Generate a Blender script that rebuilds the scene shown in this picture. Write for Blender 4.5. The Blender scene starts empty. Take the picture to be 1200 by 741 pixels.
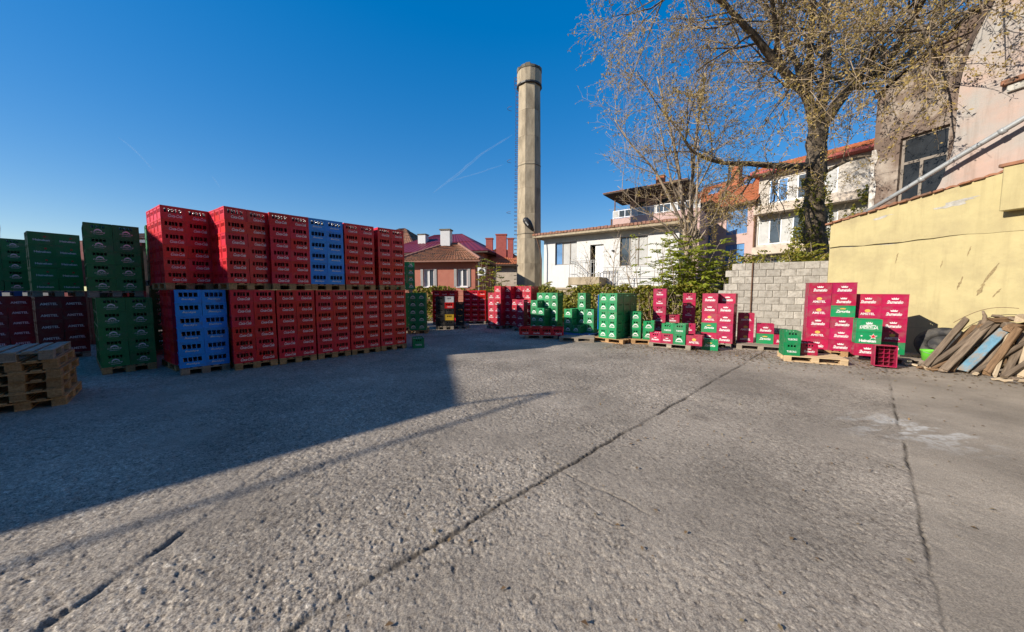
import bpy, math, random
import numpy as np
from mathutils import Vector, Matrix, Quaternion

random.seed(7)
rng = np.random.default_rng(7)
S = bpy.context.scene
COL = S.collection
R = math.radians

# ------------------------------------------------------------------ camera
cam_data = bpy.data.cameras.new('camera')
cam_data.lens = 12.0
cam_data.sensor_width = 36.0
cam_data.clip_start = 0.05
cam_data.clip_end = 20000
cam = bpy.data.objects.new('camera', cam_data)
cam.location = (0, 0, 1.75)
cam.rotation_euler = (R(90) - math.atan(29.5 / 400), 0, 0)
COL.objects.link(cam)
S.camera = cam

# ------------------------------------------------------------------ sky, sun, exposure
SUN_EL = R(24.5)
SUN_TO = Vector((-0.921 * math.cos(SUN_EL), -0.390 * math.cos(SUN_EL), math.sin(SUN_EL)))
world = bpy.data.worlds.new('World')
S.world = world
world.use_nodes = True
nt = world.node_tree
for n in list(nt.nodes):
    nt.nodes.remove(n)
w_out = nt.nodes.new('ShaderNodeOutputWorld')
w_bg = nt.nodes.new('ShaderNodeBackground')
w_sky = nt.nodes.new('ShaderNodeTexSky')
w_sky.sky_type = 'NISHITA'
w_sky.sun_disc = False
w_sky.sun_elevation = SUN_EL
w_sky.sun_rotation = math.atan2(SUN_TO.x, SUN_TO.y)
w_sky.altitude = 600
w_sky.air_density = 1.0
w_sky.dust_density = 0.25
w_sky.ozone_density = 2.2
w_hs = nt.nodes.new('ShaderNodeHueSaturation')
w_hs.inputs['Saturation'].default_value = 2.38
w_hs.inputs['Hue'].default_value = 0.513
w_gm = nt.nodes.new('ShaderNodeGamma')
w_gm.inputs['Gamma'].default_value = 0.46
nt.links.new(w_sky.outputs[0], w_gm.inputs['Color'])
w_hs.inputs['Value'].default_value = 1.57      # the gamma node flattens the sky's range, this brings its level back
nt.links.new(w_gm.outputs[0], w_hs.inputs['Color'])
nt.links.new(w_hs.outputs[0], w_bg.inputs[0])
w_bg.inputs[1].default_value = 0.15
nt.links.new(w_bg.outputs[0], w_out.inputs[0])

sun_data = bpy.data.lights.new('sun', 'SUN')
sun_data.energy = 5.0
sun_data.angle = R(0.5)
sun_data.color = (1.0, 0.92, 0.80)
sun = bpy.data.objects.new('sun', sun_data)
sun.rotation_mode = 'QUATERNION'
sun.rotation_quaternion = (-SUN_TO).to_track_quat('-Z', 'Y')
sun.location = (-20, -10, 30)
COL.objects.link(sun)

S.view_settings.view_transform = 'Standard'
S.view_settings.look = 'None'
S.view_settings.gamma = 1.0
S.view_settings.use_curve_mapping = False
S.view_settings.exposure = 0.55
S.render.resolution_x = 1024
S.render.resolution_y = 632


# ------------------------------------------------------------------ mesh helpers
class MB:
    """collects faces; build() links them as one mesh object"""
    def __init__(self):
        self.v = []
        self.f = []
        self.m = []

    def quad(self, a, b, c, d, mi=0):
        n = len(self.v)
        self.v += [tuple(a), tuple(b), tuple(c), tuple(d)]
        self.f.append((n, n + 1, n + 2, n + 3))
        self.m.append(mi)

    def poly(self, pts, mi=0):
        n = len(self.v)
        self.v += [tuple(p) for p in pts]
        self.f.append(tuple(range(n, n + len(pts))))
        self.m.append(mi)

    def box(self, x0, x1, y0, y1, z0, z1, mi=0):
        n = len(self.v)
        self.v += [(x0, y0, z0), (x1, y0, z0), (x1, y1, z0), (x0, y1, z0),
                   (x0, y0, z1), (x1, y0, z1), (x1, y1, z1), (x0, y1, z1)]
        for q in ((3, 2, 1, 0), (4, 5, 6, 7), (0, 1, 5, 4), (1, 2, 6, 5), (2, 3, 7, 6), (3, 0, 4, 7)):
            self.f.append(tuple(n + i for i in q))
            self.m.append(mi)

    def cbox(self, x0, x1, y0, y1, z0, z1, c=0.006, mi=0):
        """box with chamfered vertical and top edges"""
        n = len(self.v)
        def ring(z, s):
            return [(x0 + s, y0 + 2 * c, z), (x0 + 2 * c, y0 + s, z), (x1 - 2 * c, y0 + s, z), (x1 - s, y0 + 2 * c, z),
                    (x1 - s, y1 - 2 * c, z), (x1 - 2 * c, y1 - s, z), (x0 + 2 * c, y1 - s, z), (x0 + s, y1 - 2 * c, z)]
        rings = [ring(z0, c), ring(z0 + c, 0), ring(z1 - c, 0), ring(z1, c)]
        for r in rings:
            self.v += r
        for k in range(3):
            for i in range(8):
                j = (i + 1) % 8
                self.f.append((n + k * 8 + i, n + k * 8 + j, n + k * 8 + 8 + j, n + k * 8 + 8 + i)); self.m.append(mi)
        self.f.append(tuple(n + 7 - i for i in range(8))); self.m.append(mi)
        self.f.append(tuple(n + 24 + i for i in range(8))); self.m.append(mi)

    def prism(self, poly, axis_from, axis_to, frame=None, mi=0):
        """poly: list of (a,b); extruded along y from axis_from to axis_to: point = (a, y, b)"""
        n = len(self.v); k = len(poly)
        self.v += [(a, axis_from, b) for a, b in poly] + [(a, axis_to, b) for a, b in poly]
        self.f.append(tuple(range(n, n + k))); self.m.append(mi)
        self.f.append(tuple(range(n + 2 * k - 1, n + k - 1, -1))); self.m.append(mi)
        for i in range(k):
            j = (i + 1) % k
            self.f.append((n + j, n + i, n + k + i, n + k + j)); self.m.append(mi)

    def tube(self, pts, rad, sides=6, cap=True, mi=0):
        pts = [Vector(p) for p in pts]
        if not hasattr(rad, '__len__'):
            rad = [rad] * len(pts)
        base = len(self.v)
        prev = None
        for i, p in enumerate(pts):
            if i == 0: t = pts[1] - pts[0]
            elif i == len(pts) - 1: t = pts[-1] - pts[-2]
            else: t = pts[i + 1] - pts[i - 1]
            if t.length < 1e-9: t = Vector((0, 0, 1))
            t.normalize()
            if prev is None:
                a = t.orthogonal().normalized()
            else:
                a = prev - t * prev.dot(t)
                a = a.normalized() if a.length > 1e-6 else t.orthogonal().normalized()
            prev = a
            b = t.cross(a)
            for k in range(sides):
                an = 2 * math.pi * k / sides
                q = p + (a * math.cos(an) + b * math.sin(an)) * rad[i]
                self.v.append((q.x, q.y, q.z))
        for i in range(len(pts) - 1):
            for k in range(sides):
                k2 = (k + 1) % sides
                self.f.append((base + i * sides + k, base + i * sides + k2,
                               base + (i + 1) * sides + k2, base + (i + 1) * sides + k)); self.m.append(mi)
        if cap:
            self.f.append(tuple(base + sides - 1 - k for k in range(sides))); self.m.append(mi)
            e = base + (len(pts) - 1) * sides
            self.f.append(tuple(e + k for k in range(sides))); self.m.append(mi)

    def lathe(self, prof, sides=12, cx=0, cy=0, mi=0, phase=0.0):
        base = len(self.v)
        for r, z in prof:
            for k in range(sides):
                an = phase + 2 * math.pi * k / sides
                self.v.append((cx + r * math.cos(an), cy + r * math.sin(an), z))
        for i in range(len(prof) - 1):
            for k in range(sides):
                k2 = (k + 1) % sides
                self.f.append((base + i * sides + k, base + i * sides + k2,
                               base + (i + 1) * sides + k2, base + (i + 1) * sides + k)); self.m.append(mi)
        self.f.append(tuple(base + sides - 1 - k for k in range(sides))); self.m.append(mi)
        e = base + (len(prof) - 1) * sides
        self.f.append(tuple(e + k for k in range(sides))); self.m.append(mi)

    def mesh(self, name, mats, smooth=False):
        me = bpy.data.meshes.new(name)
        me.from_pydata(self.v, [], self.f)
        if not isinstance(mats, (list, tuple)):
            mats = [mats]
        for m in mats:
            me.materials.append(m)
        if len(mats) > 1:
            me.polygons.foreach_set('material_index', self.m)
        if smooth:
            me.polygons.foreach_set('use_smooth', [True] * len(me.polygons))
        me.update()
        return me

    def build(self, name, mats, parent=None, smooth=False, kind=None):
        return link(name, self.mesh(name, mats, smooth), parent, kind)


def link(name, me, parent=None, kind=None):
    o = bpy.data.objects.new(name, me)
    COL.objects.link(o)
    if parent is not None:
        o.parent = parent
    if kind:
        o['kind'] = kind
    return o


def tag(o, label, cat, group=None):
    o['label'] = label
    o['category'] = cat
    if group:
        o['group'] = group
    return o


def thing(name, label, cat, loc=(0, 0, 0), rz=0.0, group=None):
    o = bpy.data.objects.new(name, None)
    o.empty_display_size = 0.2
    COL.objects.link(o)
    o.location = loc
    o.rotation_euler = (0, 0, rz)
    return tag(o, label, cat, group)


def ang(u):
    return math.atan2(u[1], u[0])


def np_mesh(name, verts, faces, mats, smooth=False):
    """fast numpy mesh; faces (n,4) or (n,3)"""
    me = bpy.data.meshes.new(name)
    nv, nf, k = len(verts), len(faces), faces.shape[1]
    me.vertices.add(nv)
    me.vertices.foreach_set('co', np.ascontiguousarray(verts, dtype=np.float32).ravel())
    me.loops.add(nf * k)
    me.loops.foreach_set('vertex_index', np.ascontiguousarray(faces, dtype=np.int32).ravel())
    me.polygons.add(nf)
    me.polygons.foreach_set('loop_start', np.arange(nf, dtype=np.int32) * k)
    me.polygons.foreach_set('loop_total', np.full(nf, k, dtype=np.int32))
    if smooth:
        me.polygons.foreach_set('use_smooth', np.ones(nf, dtype=bool))
    for m in (mats if isinstance(mats, (list, tuple)) else [mats]):
        me.materials.append(m)
    me.update(calc_edges=True)
    return me


# ------------------------------------------------------------------ materials
def nodes_of(name):
    m = bpy.data.materials.new(name)
    m.use_nodes = True
    t = m.node_tree
    return m, t, t.nodes['Principled BSDF'], t.nodes.new, t.links.new


def mat(name, col, rough=0.7, var=0.0, scale=6.0, dirt=None, dirt_amt=0.0, dirt_scale=3.0, bump=0.0,
        bump_scale=40.0, spec=0.4, objrand=0.0, metallic=0.0, stretch=(1, 1, 1), detail=6.0, huev=0.0, streak=None, streak_amt=0.5):
    """noise-varied surface; dirt = second colour laid on in patches"""
    m, t, b, new, L = nodes_of(name)
    b.inputs['Roughness'].default_value = rough
    b.inputs['Specular IOR Level'].default_value = spec
    b.inputs['Metallic'].default_value = metallic
    tc = new('ShaderNodeTexCoord')
    mp = new('ShaderNodeMapping')
    mp.inputs['Scale'].default_value = stretch
    L(tc.outputs['Object'], mp.inputs['Vector'])
    oi = new('ShaderNodeObjectInfo')
    add = new('ShaderNodeVectorMath'); add.operation = 'ADD'
    L(mp.outputs[0], add.inputs[0])
    sc = new('ShaderNodeVectorMath'); sc.operation = 'SCALE'
    cmb = new('ShaderNodeCombineXYZ')
    for i in range(3): L(oi.outputs['Random'], cmb.inputs[i])
    L(cmb.outputs[0], sc.inputs[0]); sc.inputs['Scale'].default_value = 37.0
    L(sc.outputs[0], add.inputs[1])
    nz = new('ShaderNodeTexNoise'); nz.inputs['Scale'].default_value = scale; nz.inputs['Detail'].default_value = detail
    nz.inputs['Roughness'].default_value = 0.62
    L(add.outputs[0], nz.inputs['Vector'])
    mr = new('ShaderNodeMapRange')
    mr.inputs['From Min'].default_value = 0.3; mr.inputs['From Max'].default_value = 0.7
    mr.inputs['To Min'].default_value = 1 - var; mr.inputs['To Max'].default_value = 1 + var
    L(nz.outputs[0], mr.inputs['Value'])
    hs = new('ShaderNodeHueSaturation')
    hs.inputs['Color'].default_value = (*col, 1)
    val = mr.outputs[0]
    if objrand:
        r2 = new('ShaderNodeMapRange')
        r2.inputs['To Min'].default_value = 1 - objrand; r2.inputs['To Max'].default_value = 1 + objrand
        L(oi.outputs['Random'], r2.inputs['Value'])
        mu = new('ShaderNodeMath'); mu.operation = 'MULTIPLY'
        L(val, mu.inputs[0]); L(r2.outputs[0], mu.inputs[1]); val = mu.outputs[0]
    L(val, hs.inputs['Value'])
    if huev:
        r3 = new('ShaderNodeMapRange')
        r3.inputs['To Min'].default_value = 0.5 - huev; r3.inputs['To Max'].default_value = 0.5 + huev
        wn = new('ShaderNodeTexWhiteNoise'); wn.noise_dimensions = '1D'
        L(oi.outputs['Random'], wn.inputs['W']); L(wn.outputs['Value'], r3.inputs['Value']); L(r3.outputs[0], hs.inputs['Hue'])
    out = hs.outputs[0]
    if dirt is not None:
        n2 = new('ShaderNodeTexNoise'); n2.inputs['Scale'].default_value = dirt_scale; n2.inputs['Detail'].default_value = 8
        n2.inputs['Roughness'].default_value = 0.65
        L(add.outputs[0], n2.inputs['Vector'])
        rp = new('ShaderNodeValToRGB')
        rp.color_ramp.elements[0].position = 0.62 - 0.34 * dirt_amt; rp.color_ramp.elements[1].position = 0.78 - 0.22 * dirt_amt
        L(n2.outputs[0], rp.inputs[0])
        mx = new('ShaderNodeMix'); mx.data_type = 'RGBA'
        L(rp.outputs[0], mx.inputs[0]); L(out, mx.inputs[6]); mx.inputs[7].default_value = (*dirt, 1)
        out = mx.outputs[2]
    if streak is not None:
        ms = new('ShaderNodeMapping'); ms.inputs['Scale'].default_value = (3.2, 3.2, 0.28)
        L(tc.outputs['Object'], ms.inputs['Vector'])
        n5 = new('ShaderNodeTexNoise'); n5.inputs['Scale'].default_value = 1.6; n5.inputs['Detail'].default_value = 8; n5.inputs['Roughness'].default_value = 0.7
        L(ms.outputs[0], n5.inputs['Vector'])
        r5 = new('ShaderNodeMapRange'); r5.inputs['From Min'].default_value = 0.5; r5.inputs['From Max'].default_value = 0.78
        r5.inputs['To Max'].default_value = streak_amt
        L(n5.outputs[0], r5.inputs['Value'])
        m5 = new('ShaderNodeMix'); m5.data_type = 'RGBA'
        L(r5.outputs[0], m5.inputs[0]); L(out, m5.inputs[6]); m5.inputs[7].default_value = (*streak, 1)
        out = m5.outputs[2]
    L(out, b.inputs['Base Color'])
    if bump:
        n3 = new('ShaderNodeTexNoise'); n3.inputs['Scale'].default_value = bump_scale; n3.inputs['Detail'].default_value = 5
        L(add.outputs[0], n3.inputs['Vector'])
        bp = new('ShaderNodeBump'); bp.inputs['Strength'].default_value = bump; bp.inputs['Distance'].default_value = 0.02
        L(n3.outputs[0], bp.inputs['Height']); L(bp.outputs[0], b.inputs['Normal'])
    return m


def leaf_mat(name, c1, c2, c3, trans=0.35):
    m, t, b, new, L = nodes_of(name)
    g = new('ShaderNodeNewGeometry')
    rp = new('ShaderNodeValToRGB')
    rp.color_ramp.elements[0].color = (*c1, 1); rp.color_ramp.elements[1].color = (*c3, 1)
    e = rp.color_ramp.elements.new(0.5); e.color = (*c2, 1)
    L(g.outputs['Random Per Island'], rp.inputs[0])
    L(rp.outputs[0], b.inputs['Base Color'])
    b.inputs['Roughness'].default_value = 0.55
    b.inputs['Specular IOR Level'].default_value = 0.3
    tr = new('ShaderNodeBsdfTranslucent'); L(rp.outputs[0], tr.inputs[0])
    mx = new('ShaderNodeMixShader'); mx.inputs[0].default_value = trans
    L(b.outputs[0], mx.inputs[1]); L(tr.outputs[0], mx.inputs[2])
    L(mx.outputs[0], t.nodes['Material Output'].inputs[0])
    return m


def wood_mat(name, c1, c2, axis_scale=(2, 30, 30), rough=0.85, objrand=0.25):
    m, t, b, new, L = nodes_of(name)
    tc = new('ShaderNodeTexCoord'); mp = new('ShaderNodeMapping'); mp.inputs['Scale'].default_value = axis_scale
    L(tc.outputs['Object'], mp.inputs['Vector'])
    oi = new('ShaderNodeObjectInfo')
    cmb = new('ShaderNodeCombineXYZ')
    for i in range(3): L(oi.outputs['Random'], cmb.inputs[i])
    sc = new('ShaderNodeVectorMath'); sc.operation = 'SCALE'; sc.inputs['Scale'].default_value = 53
    L(cmb.outputs[0], sc.inputs[0])
    add = new('ShaderNodeVectorMath'); L(mp.outputs[0], add.inputs[0]); L(sc.outputs[0], add.inputs[1])
    nz = new('ShaderNodeTexNoise'); nz.inputs['Scale'].default_value = 1.2; nz.inputs['Detail'].default_value = 7
    nz.inputs['Roughness'].default_value = 0.7
    L(add.outputs[0], nz.inputs['Vector'])
    rp = new('ShaderNodeValToRGB')
    rp.color_ramp.elements[0].position = 0.3; rp.color_ramp.elements[1].position = 0.7
    rp.color_ramp.elements[0].color = (*c1, 1); rp.color_ramp.elements[1].color = (*c2, 1)
    L(nz.outputs[0], rp.inputs[0])
    hs = new('ShaderNodeHueSaturation')
    r2 = new('ShaderNodeMapRange'); r2.inputs['To Min'].default_value = 1 - objrand; r2.inputs['To Max'].default_value = 1 + objrand
    L(oi.outputs['Random'], r2.inputs['Value']); L(r2.outputs[0], hs.inputs['Value'])
    L(rp.outputs[0], hs.inputs['Color']); L(hs.outputs[0], b.inputs['Base Color'])
    bp = new('ShaderNodeBump'); bp.inputs['Strength'].default_value = 0.35; bp.inputs['Distance'].default_value = 0.006
    L(nz.outputs[0], bp.inputs['Height']); L(bp.outputs[0], b.inputs['Normal'])
    b.inputs['Roughness'].default_value = rough
    b.inputs['Specular IOR Level'].default_value = 0.2
    return m


DUST = (0.16, 0.13, 0.10)
M = {}
def plastic(n, c, dirt_amt=0.42, orr=0.16):
    M[n] = mat('plastic_' + n, c, rough=0.42, var=0.10, scale=9, dirt=tuple(0.55 * a + 0.45 * b for a, b in zip(c, DUST)),
               dirt_amt=dirt_amt, dirt_scale=5.5, spec=0.45, objrand=orr, huev=0.005)
plastic('cola_red', (0.60, 0.007, 0.022), 0.2, 0.06)
plastic('blue', (0.008, 0.25, 0.76), 0.25, 0.06)
plastic('dark_green', (0.008, 0.17, 0.045), 0.3, 0.1)
plastic('green', (0.005, 0.22, 0.075))
plastic('crimson', (0.36, 0.006, 0.056))
plastic('bright_red', (0.44, 0.005, 0.032))
plastic('maroon', (0.20, 0.012, 0.02))
plastic('black', (0.012, 0.012, 0.014))
plastic('yellow', (0.60, 0.36, 0.02))
plastic('pale', (0.5, 0.5, 0.5))
plastic('lime', (0.14, 0.52, 0.04))
M['print_white'] = mat('print_white', (0.62, 0.61, 0.59), rough=0.5, var=0.10, scale=30)
M['print_pink'] = mat('print_pink', (0.78, 0.66, 0.66), rough=0.5, var=0.2, scale=30)
M['print_gold'] = mat('print_gold', (0.62, 0.38, 0.08), rough=0.45, var=0.1, scale=30)
M['print_red'] = mat('print_red', (0.55, 0.01, 0.02), rough=0.5)
M['print_black'] = mat('print_black', (0.012, 0.02, 0.016), rough=0.5)
M['bottle'] = mat('bottle_glass', (0.022, 0.013, 0.008), rough=0.14, var=0.3, scale=20, spec=0.6)
M['bottle_green'] = mat('bottle_glass_green', (0.006, 0.03, 0.012), rough=0.14, var=0.3, scale=20, spec=0.6)
M['bottle_clear'] = mat('bottle_glass_pale', (0.20, 0.24, 0.24), rough=0.16, var=0.3, scale=20, spec=0.6)
M['cap'] = mat('bottle_cap', (0.72, 0.70, 0.66), rough=0.35, metallic=0.3)
M['pallet'] = wood_mat('pallet_wood', (0.24, 0.13, 0.055), (0.50, 0.31, 0.15), (30, 2, 30))
M['pallet_grey'] = wood_mat('weathered_pallet_wood', (0.17, 0.14, 0.105), (0.36, 0.30, 0.235), (30, 2, 30))
M['pallet_new'] = wood_mat('new_pallet_wood', (0.42, 0.29, 0.16), (0.62, 0.46, 0.28), (30, 2, 30), objrand=0.15)
M['pallet_blue'] = mat('blue_plastic_pallet', (0.02, 0.09, 0.25), rough=0.5, var=0.15, objrand=0.1)
M['timber'] = wood_mat('old_timber', (0.085, 0.06, 0.042), (0.27, 0.205, 0.145), (1.2, 26, 26), objrand=0.3)
M['timber_brown'] = wood_mat('brown_timber', (0.085, 0.05, 0.027), (0.25, 0.155, 0.085), (1.2, 26, 26), objrand=0.3)
M['concrete'] = mat('old_concrete', (0.36, 0.295, 0.205), rough=0.9, var=0.2, scale=3, dirt=(0.17, 0.135, 0.09), dirt_amt=0.4,
                    dirt_scale=1.1, bump=0.5, bump_scale=30, stretch=(1, 1, 0.35))
M['concrete_dark'] = mat('weathered_concrete', (0.20, 0.17, 0.12), rough=0.95, var=0.3, scale=4, dirt=(0.06, 0.05, 0.035), dirt_amt=0.6,
                         dirt_scale=2, bump=0.7, bump_scale=20)
M['block'] = mat('concrete_block', (0.40, 0.37, 0.32), rough=0.92, var=0.14, scale=14, dirt=(0.24, 0.215, 0.18), dirt_amt=0.45,
                 dirt_scale=6, bump=0.6, bump_scale=50, objrand=0.15)
M['mortar'] = mat('mortar', (0.27, 0.245, 0.21), rough=0.95, var=0.2, scale=12, bump=0.6, bump_scale=50)
M['steel'] = mat('painted_steel', (0.33, 0.34, 0.34), rough=0.5, var=0.12, scale=12, metallic=0.25)
M['rust'] = mat('rusty_iron', (0.12, 0.062, 0.035), rough=0.85, var=0.35, scale=20)
M['white_pvc'] = mat('white_frame', (0.74, 0.74, 0.73), rough=0.4)
M['grey_frame'] = mat('grey_brown_frame', (0.20, 0.17, 0.14), rough=0.6, var=0.15)
M['rubber'] = mat('tyre_rubber', (0.022, 0.022, 0.024), rough=0.75, var=0.3, scale=15, dirt=(0.10, 0.09, 0.075), dirt_amt=0.35)
M['glass'] = mat('window_glass', (0.05, 0.065, 0.08), rough=0.06, spec=0.9, var=0.2, scale=1.5)
M['glass_blue'] = mat('blue_window_glass', (0.10, 0.22, 0.42), rough=0.05, spec=0.9, var=0.3, scale=1.2)
M['curtain'] = mat('net_curtain', (0.42, 0.42, 0.41), rough=0.8, var=0.12, scale=3)
M['dark_void'] = mat('dark_interior', (0.02, 0.018, 0.016), rough=0.9)


# ------------------------------------------------------------------ numpy noise for the ground
def hash2(ix, iy, k):
    h = (ix.astype(np.int64) * 374761393 + iy.astype(np.int64) * 668265263 + k * 1442695041) & 0x7fffffff
    h = ((h ^ (h >> 13)) * 1274126177) & 0x7fffffff
    h = ((h ^ (h >> 16)) * 1103515245 + 12345) & 0x7fffffff
    return ((h >> 7) & 0xffff) / 65535.0


def vnoise(x, y, sc, k):
    x = x / sc; y = y / sc
    ix = np.floor(x); iy = np.floor(y)
    fx = x - ix; fy = y - iy
    fx = fx * fx * (3 - 2 * fx); fy = fy * fy * (3 - 2 * fy)
    a = hash2(ix, iy, k); b = hash2(ix + 1, iy, k); c = hash2(ix, iy + 1, k); d = hash2(ix + 1, iy + 1, k)
    return (a * (1 - fx) + b * fx) * (1 - fy) + (c * (1 - fx) + d * fx) * fy


def fbm(x, y, sc, k, n=4):
    s = 0; a = 1; tot = 0
    for i in range(n):
        s = s + a * vnoise(x, y, sc / (2 ** i), k + i * 17); tot += a; a *= 0.55
    return s / tot


def pebbles(x, y, sc, k, fill=0.8):
    """height 0..1 and a random number of the nearest pebble"""
    x = x / sc; y = y / sc
    ix = np.floor(x); iy = np.floor(y)
    best = np.full(x.shape, 9.0); rid = np.zeros(x.shape)
    for dx in (-1, 0, 1):
        for dy in (-1, 0, 1):
            cx = ix + dx; cy = iy + dy
            r1 = hash2(cx, cy, k); r2 = hash2(cx, cy, k + 1); r3 = hash2(cx, cy, k + 2); r4 = hash2(cx, cy, k + 3)
            px = cx + 0.15 + 0.7 * r1; py = cy + 0.15 + 0.7 * r2
            an = r3 * 6.283; c = np.cos(an); s = np.sin(an)
            ux = (x - px) * c + (y - py) * s; uy = (-(x - px) * s + (y - py) * c) * 1.45
            rad = 0.36 + 0.34 * r4
            d = np.where(r3 < fill, (ux * ux + uy * uy) / (rad * rad), 9.0)
            m = d < best
            best = np.where(m, d, best); rid = np.where(m, r4 * 0.6 + r1 * 0.4, rid)
    h = np.clip(1 - best, 0, 1)
    h = np.clip(1.55 * np.sqrt(h), 0, 1) * (0.8 + 0.2 * np.sqrt(h))
    return h, np.where(best < 1, rid, -1.0)


JD = np.array([0.7215, 0.6924])          # slab joint direction
def line_dist(x, y, px, py):
    return (x - px) * (-JD[1]) + (y - py) * JD[0], (x - px) * JD[0] + (y - py) * JD[1]


def ground_height(x, y):
    dist = np.hypot(x, y)
    far = np.clip((dist - 7) / 6, 0, 1)
    d1, s1 = line_dist(x, y, 3.35, 2.70)          # joint beside the smooth slab
    d2, s2 = line_dist(x, y, 0.10, 2.86)          # joint through the middle of the yard
    d3, s3 = x + 2.40, y - 1.6                    # broken slab edge on the shaded side
    smooth_slab = np.clip((-d1 + 0.04) / 0.08, 0, 1)            # right of joint 1
    mid = np.clip((-d2 + 0.2) / 0.5, 0, 1) * (1 - smooth_slab)
    patch = fbm(x, y, 1.3, 11, 4)
    fine = fbm(x, y, 0.35, 31, 4)
    rough = 1.08 - 0.42 * mid - 0.72 * smooth_slab
    rough = rough * np.clip(0.15 + 1.45 * patch + 0.35 * (fine - 0.5), 0.18, 1.25)
    p1, r1 = pebbles(x, y, 0.029, 101, 0.62)
    p2, r2 = pebbles(x, y, 0.015, 201, 0.80)
    p3, r3 = pebbles(x, y, 0.065, 301, 0.09)
    pit = np.clip((vnoise(x, y, 0.045, 401) * 0.6 + vnoise(x, y, 0.02, 402) * 0.4 - 0.62) / 0.12, 0, 1)
    h = rough * (0.0024 * p1 * (0.4 + 0.9 * np.clip(r1, 0, 1)) + 0.0022 * p2 * (0.4 + 0.9 * np.clip(r2, 0, 1)) + 0.005 * p3 - 0.0055 * pit)
    h = h + rough * 0.006 * (fine - 0.5) + 0.012 * (fbm(x, y, 0.9, 51, 3) - 0.5)
    h = h + rough * 0.005 * (vnoise(x, y, 0.03, 71) - 0.5)
    wob = 0.05 * (fbm(s1, s1 * 0 + 3.3, 0.5, 61, 4) - 0.5) + 0.016 * (vnoise(s1, d1, 0.03, 63) - 0.5)
    def groove(d, w, depth):
        return -depth * np.exp(-(d / w) ** 2)
    brk = np.clip(1.6 * vnoise(s1, s1 * 0, 0.25, 65) - 0.1, 0.25, 1)
    h = h + groove(d1 + wob, 0.009, 0.028) * brk
    brk2 = np.clip(1.3 * vnoise(s2, s2 * 0, 0.5, 66) + 0.2, 0.5, 1)
    h = h + groove(d2 + wob * 1.4, 0.016, 0.017) * brk2
    wob3 = 0.22 * (fbm(s3, s3 * 0 + 7.1, 0.7, 67, 6) - 0.5) + 0.03 * (fbm(s3, d3, 0.07, 64, 3) - 0.5)
    edge3 = np.clip(-(d3 + wob3) / 0.03, -1, 1) * np.exp(-np.abs(d3) / 0.5) * 0.55
    in3 = np.clip((s3 + 1.5) / 0.6, 0, 1) * np.clip((1.9 - s3) / 0.8, 0, 1)
    h = h + in3 * (0.010 * edge3 + groove(d3 + wob3 - 0.012, 0.016, 0.015) * np.clip(3.0 * vnoise(s3, s3 * 0 + 5, 0.22, 68) - 1.0, 0.0, 1))
    # cross crack between the joints
    cx = (x - 0.46) * JD[0] + (y - 3.24) * JD[1]; cy = (x - 0.46) * JD[1] - (y - 3.24) * JD[0]
    wc = 0.12 * (fbm(cy, cy * 0 + 9.0, 0.6, 69, 4) - 0.5)
    inc = np.clip(cy / 0.1, 0, 1) * np.clip((1.0 - cy) / 0.3, 0, 1) * np.clip(3.2 * vnoise(cy, cy * 0, 0.22, 70) - 1.1, 0, 1)
    h = h + groove(cx + wc, 0.008, 0.009) * inc
    groove_mask = np.maximum.reduce([np.exp(-((d1 + wob) / 0.013) ** 2) * brk, np.exp(-((d2 + wob * 1.4) / 0.022) ** 2) * brk2,
                                     in3 * np.exp(-((d3 + wob3 - 0.012) / 0.018) ** 2) * 0.6 * np.clip(3.0 * vnoise(s3, s3 * 0 + 5, 0.22, 68) - 1.0, 0.1, 1), 0.6 * np.exp(-((cx + wc) / 0.011) ** 2) * inc])
    stone = np.where(r1 >= 0, r1, np.where(r2 >= 0, r2 * 0.9, 0.12))
    stone = np.where((r3 >= 0), 0.25 + 0.5 * r3, stone)
    stone = 0.40 + (stone - 0.40) * np.clip(rough, 0.25, 1) * 1.15
    stone = np.clip(stone - 0.35 * pit * np.clip(rough, 0, 1), 0.0, 1)
    for ox, oy, orad in ((4.35, 3.55, .11), (4.1, 2.95, .06), (4.85, 3.9, .05), (3.9, 2.6, .05), (4.4, 3.2, .045), (2.6, 4.6, .16), (5.9, 5.1, .12), (1.1, 5.0, .13)):
        dd = np.hypot((x - ox) / orad, (y - oy) / orad) + 0.7 * (fbm(x, y, 0.08, 97, 3) - 0.5)
        stone = stone * (1 - 0.75 * np.clip((1 - dd) / 0.35, 0, 1))
    pale = np.clip((fbm(x, y, 0.9, 91, 5) - 0.44) / 0.14, 0, 1) * np.clip(1 - np.hypot((x - 5.15) / 1.1, (y - 4.2) / 0.8), 0, 1) * 0.95
    pale = np.clip(pale * np.clip((fbm(x * 0.45 + y * 0.2, y * 1.5 - x * 0.3, 0.2, 95, 6) - 0.47) / 0.07, 0.0, 1), 0, 0.8) * np.clip((fbm(x, y, 0.03, 96, 2) - 0.25) / 0.3, 0.2, 1)
    return h * (1 - 0.55 * far), stone, groove_mask, smooth_slab, np.clip(rough, 0, 1), pale


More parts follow.
